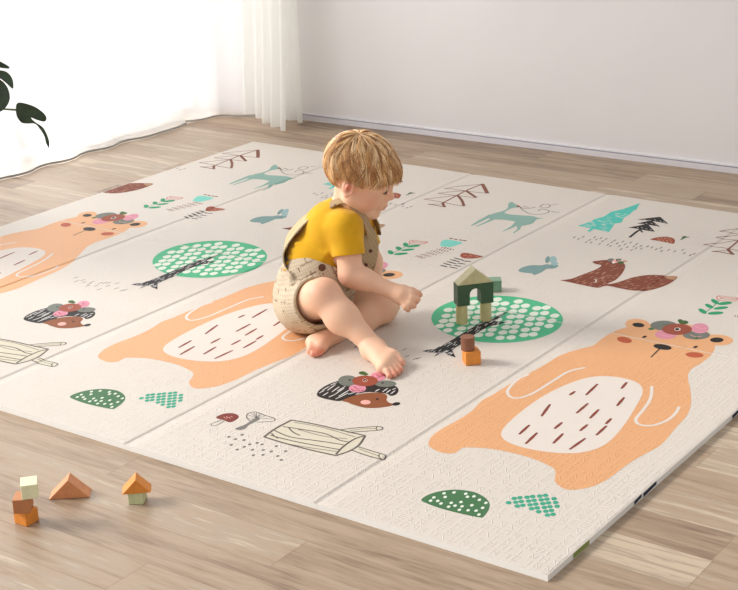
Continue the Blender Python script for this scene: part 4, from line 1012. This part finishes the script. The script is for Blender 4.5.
def on_skull(dirv, off):
    d = dirv/np.linalg.norm(dirv); a = 1/math.sqrt(((d/(SRD+off))**2).sum()); p = SC+d*a
    c2 = V3(.022, 0, .012); r2 = V3(.060, .057, .052)+off                       # forehead bulge: take the farther surface
    oc = SC-c2; A_ = ((d/r2)**2).sum(); B_ = 2*(oc*d/r2**2).sum(); C_ = ((oc/r2)**2).sum()-1; disc = B_*B_-4*A_*C_
    if disc > 0: a = max(a, (-B_+math.sqrt(disc))/(2*A_))
    return SC+d*a
cols = [(246, 206, 154), (234, 186, 128), (214, 162, 104), (188, 134, 82), (246, 212, 166), (156, 108, 66)]
cn = 0
NCL = 950
for ci in range(NCL):
    az = random.uniform(0, 2*math.pi); el = random.uniform(0.02, 1.25)**1.0
    # clump root spread around the crown, flowing away from it
    cd_ = (crownp-SC)/np.linalg.norm(crownp-SC)
    t1 = np.cross(cd_, V3(0, 1, 0)); t1 /= np.linalg.norm(t1); t2 = np.cross(cd_, t1)
    cc = np.array(lin(random.choice(cols))[:3])*random.uniform(.9, 1.15)
    ln = random.uniform(.7, 1.5); wav, wph = random.uniform(.02, .10), random.uniform(0, 6); curl = random.uniform(-.5, .35)
    lift = random.uniform(0, .005); hj = random.gauss(0, .0045)
    for si in range(8):
        az2 = az+random.gauss(0, .035); el2 = el+random.gauss(0, .03); l2 = ln*random.uniform(.8, 1.1)
        pts, ok = [], True
        NS = 9
        for i in range(NS+1):
            t = i/NS; th = max(.01, el2)+l2*t; aa = az2+curl*t*t+wav*math.sin(5*t+wph)
            d = cd_*math.cos(th)+(t1*math.cos(aa)+t2*math.sin(aa))*math.sin(th)
            p = on_skull(d, .0065+.004*math.sin(math.pi*min(1, t*1.1))+lift*t)
            lim = (-.012+.27*p[0] if p[0] > -.01 else -.0147+.60*(p[0]+.01))-.003+hj
            if abs(p[1]) > .052 and -.042 < p[0] < .010: lim = max(lim, -.004-.2*abs(p[0]+.015))
            if p[2] < lim: break
            pts.append(p)
        if len(pts) < 3: continue
        r0 = random.uniform(.0007, .0012); W_ = [hd(*p) for p in pts]
        n_ = len(W_); rads = [r0*(1-.8*(i/(n_-1))**1.5)*(.4+.6*min(1, i/1.5)) for i in range(n_)]
        v, fc = tube(W_, rads, 3, False); b0 = len(Vs); Vs += [tuple(x) for x in v]; Fs += [tuple(b0+k for k in x) for x in fc]
        sc_ = random.uniform(.88, 1.12)
        for i in range(n_): Cs += [(*(cc*sc_*(.88+.25*i/(n_-1))), 1)]*3
# wisps at the back of the crown
for (a0_, a1_) in (((345, 137), (321, 151)), ((343, 139), (323, 155)), ((340, 141), (325, 160)), ((348, 136), (324, 149))):
    p0, p1 = L(*a0_, 1.08), L(*a1_, 1.08); pm = (p0+p1)/2+V3(-.004, 0, .008)
    P = catmull([p0, pm, p1], 5, False); n_ = len(P); v, fc = tube(P, [.0011*(1-.85*i/(n_-1)) for i in range(n_)], 3, False)
    b0 = len(Vs); Vs += [tuple(x) for x in v]; Fs += [tuple(b0+k for k in x) for x in fc]; Cs += [(*np.array(lin((206, 168, 120))[:3]), 1)]*len(v)
st = mesh_obj('strands', Vs, Fs, hr_m, hair, True); st['kind'] = 'stuff'
ca = st.data.color_attributes.new('tint', 'FLOAT_COLOR', 'POINT'); ca.data.foreach_set('color', np.array(Cs, np.float32).ravel())
lash_m = mat('eyelash', (70, 46, 34), .6)
for s in (-1, 1):
    V, F = [], []
    for i in range(9):
        t = i/8-.5; p = V3(.0690-.012*abs(t)**1.5, s*.0265+t*.020, -.0140-.001*abs(t)); e = p+V3(.0055, s*.002*t+s*.001, -.0035)
        v, fc = tube([hd(*p), hd(*((p+e)/2+V3(0, 0, -.0008))), hd(*e)], [.0004, .0003, .0001], 3); b0 = len(V); V += v; F += [tuple(b0+k for k in x) for x in fc]
    LP = [hd(.0712-.012*abs(i/8-.5)**1.5*1.0, s*.0265+(i/8-.5)*.021, -.0136-.0012*abs(i/8-.5)) for i in range(9)]
    v, fc = tube(LP, [.0004, .0008, .0011, .0012, .0012, .0012, .0011, .0008, .0004], 6); b0 = len(V); V += v; F += [tuple(b0+k for k in x) for x in fc]
    mesh_obj('eyelashes', V, F, lash_m, child)
# ------------------------------------------------------------------ potted monstera beside the curtain (the pot stands left of the frame)
def PB(px, py, b):
    d = ray(px, py); da, db, dz = d[:2]@RH, d[:2]@DH, d[2]; s = (b-CB)/db; return np.array([CP[0]+s*d[0], CP[1]+s*d[1], CP[2]+s*d[2]])
pbse = gp(-75, 232, 0); pb = float(pbse[:2]@DH)
plant = empty('potted_monstera', (pbse[0], pbse[1], 0)); tag(plant, 'dark green monstera plant with split leaves beside the sheer curtain, at the left edge', 'plant')
pot_m = mat('glazed_pot', (225, 222, 216), .35); soil_m = mat('potting_soil', (60, 44, 34), .95, noise=.3, nscale=60); stem_m = mat('plant_stem', (92, 108, 70), .5)
leaf_m = mat('monstera_leaf', (38, 62, 40), .38, noise=.25, nscale=25, spec=.5)
V, F = [], []
prf = [(.0, .0), (.075, .0), (.085, .01), (.105, .17), (.108, .18), (.098, .18), (.094, .165)]
for r, z in prf:
    for k in range(32): V.append((r*math.cos(k*math.pi/16), r*math.sin(k*math.pi/16), z+.0005))
for i in range(len(prf)-1):
    for k in range(32): F.append((i*32+k, i*32+(k+1) % 32, (i+1)*32+(k+1) % 32, (i+1)*32+k))
pot = mesh_obj('pot', V, F, pot_m, plant, True)
V = [(0, 0, .166)]+[(.096*math.cos(k*math.pi/16), .096*math.sin(k*math.pi/16), .166) for k in range(32)]
mesh_obj('soil', V, [(0, k+1, (k+1) % 32+1) for k in range(32)], soil_m, pot)
def leaf(pts, b, tilt, base, mid):
    """outline in photo px at depth b; tilt leans the far side of the blade back; base/mid drive a stem"""
    P = [PB(x, y, b) for x, y in catmull(pts, 3)]; c = sum(P)/len(P); o = np.array([pbse[0], pbse[1], 0])
    Q = []
    for p in P:
        r_ = (p-c)[:2]@RH; Q.append(p+np.array([DH[0], DH[1], 0])*(tilt*r_ + .8*abs(r_)**1.5*.4))
    T = tessellate_polygon([[Vector((float((q-c)[:2]@RH), float(q[2]), 0)) for q in Q]])
    n = len(Q); dd = np.array([DH[0], DH[1], 0])*.0012
    V = [q-o for q in Q]+[q-o+dd for q in Q]; F = [tuple(t) for t in T]+[tuple(n+i for i in reversed(t)) for t in T]+[(i, (i+1) % n, n+(i+1) % n, n+i) for i in range(n)]
    lf = mesh_obj('leaf', V, F, leaf_m, plant, False)
    s0 = PB(*base, b)-o; v, f_ = tube(catmull([V3(0, 0, .165), V3(*mid), s0], 6, False), .0026, 8); mesh_obj('stem', v, f_, stem_m, lf, True)
S_ = lambda pts: [(x/3.47, 50+y/3.47) for x, y in pts]
leaf(S_([(58, 196), (66, 180), (95, 186), (125, 200), (150, 222), (159, 240), (152, 251), (130, 244), (108, 234), (122, 250), (145, 268), (158, 290), (168, 322), (167, 343), (158, 325), (152, 300), (138, 276), (122, 256), (100, 254), (78, 250), (62, 228)]), pb+.02, .3, (18, 110), (.05, .02, .33))
leaf(S_([(-60, 90), (-20, 75), (5, 70), (30, 78), (46, 100), (49, 128), (42, 130), (25, 115), (0, 98), (-15, 95), (10, 108), (28, 130), (36, 160), (30, 185), (12, 208), (-8, 216), (-2, 190), (-12, 160), (-30, 140), (-40, 150), (-35, 190), (-55, 200), (-80, 150)]), pb-.03, -.3, (-16, 92), (.0, .03, .42))
leaf(S_([(-50, 20), (-20, 30), (5, 45), (26, 60), (27, 68), (5, 64), (-20, 58), (-30, 66), (-5, 74), (-20, 80), (-60, 60)]), pb+.05, .4, (-15, 66), (-.02, .02, .5))
leaf([(-95, 60), (-70, 40), (-45, 60), (-40, 95), (-55, 80), (-52, 120), (-70, 100), (-78, 130), (-98, 105)], pb-.06, .3, (-72, 118), (-.04, -.02, .3))
# ------------------------------------------------------------------ light
wd = bpy.data.worlds.new('world'); bpy.context.scene.world = wd; wd.use_nodes = True
bg = wd.node_tree.nodes['Background']; bg.inputs[0].default_value = (1.0, .985, .97, 1); bg.inputs[1].default_value = .58
def area(name, loc, rot, sx, sy, power, col):
    l = bpy.data.lights.new(name, 'AREA'); l.shape = 'RECTANGLE'; l.size = sx; l.size_y = sy; l.energy = power; l.color = col
    o = bpy.data.objects.new(name, l); COL.objects.link(o); o.location = loc; o.rotation_euler = rot; return o
area('window_and_fill_light', (XW-.35, 1.25, 1.3), (0, math.radians(-90), 0), 2.6, 2.2, 68, (1, .99, .98))
area('window_and_fill_light', (XW+.25, -1.15, 1.25), (0, math.radians(-90), 0), 2.2, 2.2, 22, (1, .99, .98))  # unseen fill light added inside the room to brighten the mat
sl = bpy.data.lights.new('sun', 'SUN'); sl.energy = 2.8; sl.angle = math.radians(16); sl.color = (1, .97, .93)
so = bpy.data.objects.new('sun', sl); COL.objects.link(so)
dvec = Vector((.86, .40, -.62)).normalized(); so.rotation_euler = dvec.to_track_quat('-Z', 'Y').to_euler(); so.location = (-2, -2, 3)
vs = bpy.context.scene.view_settings; vs.view_transform = 'Standard'; vs.look = 'None'; vs.gamma = 1; vs.exposure = 0; vs.use_curve_mapping = False
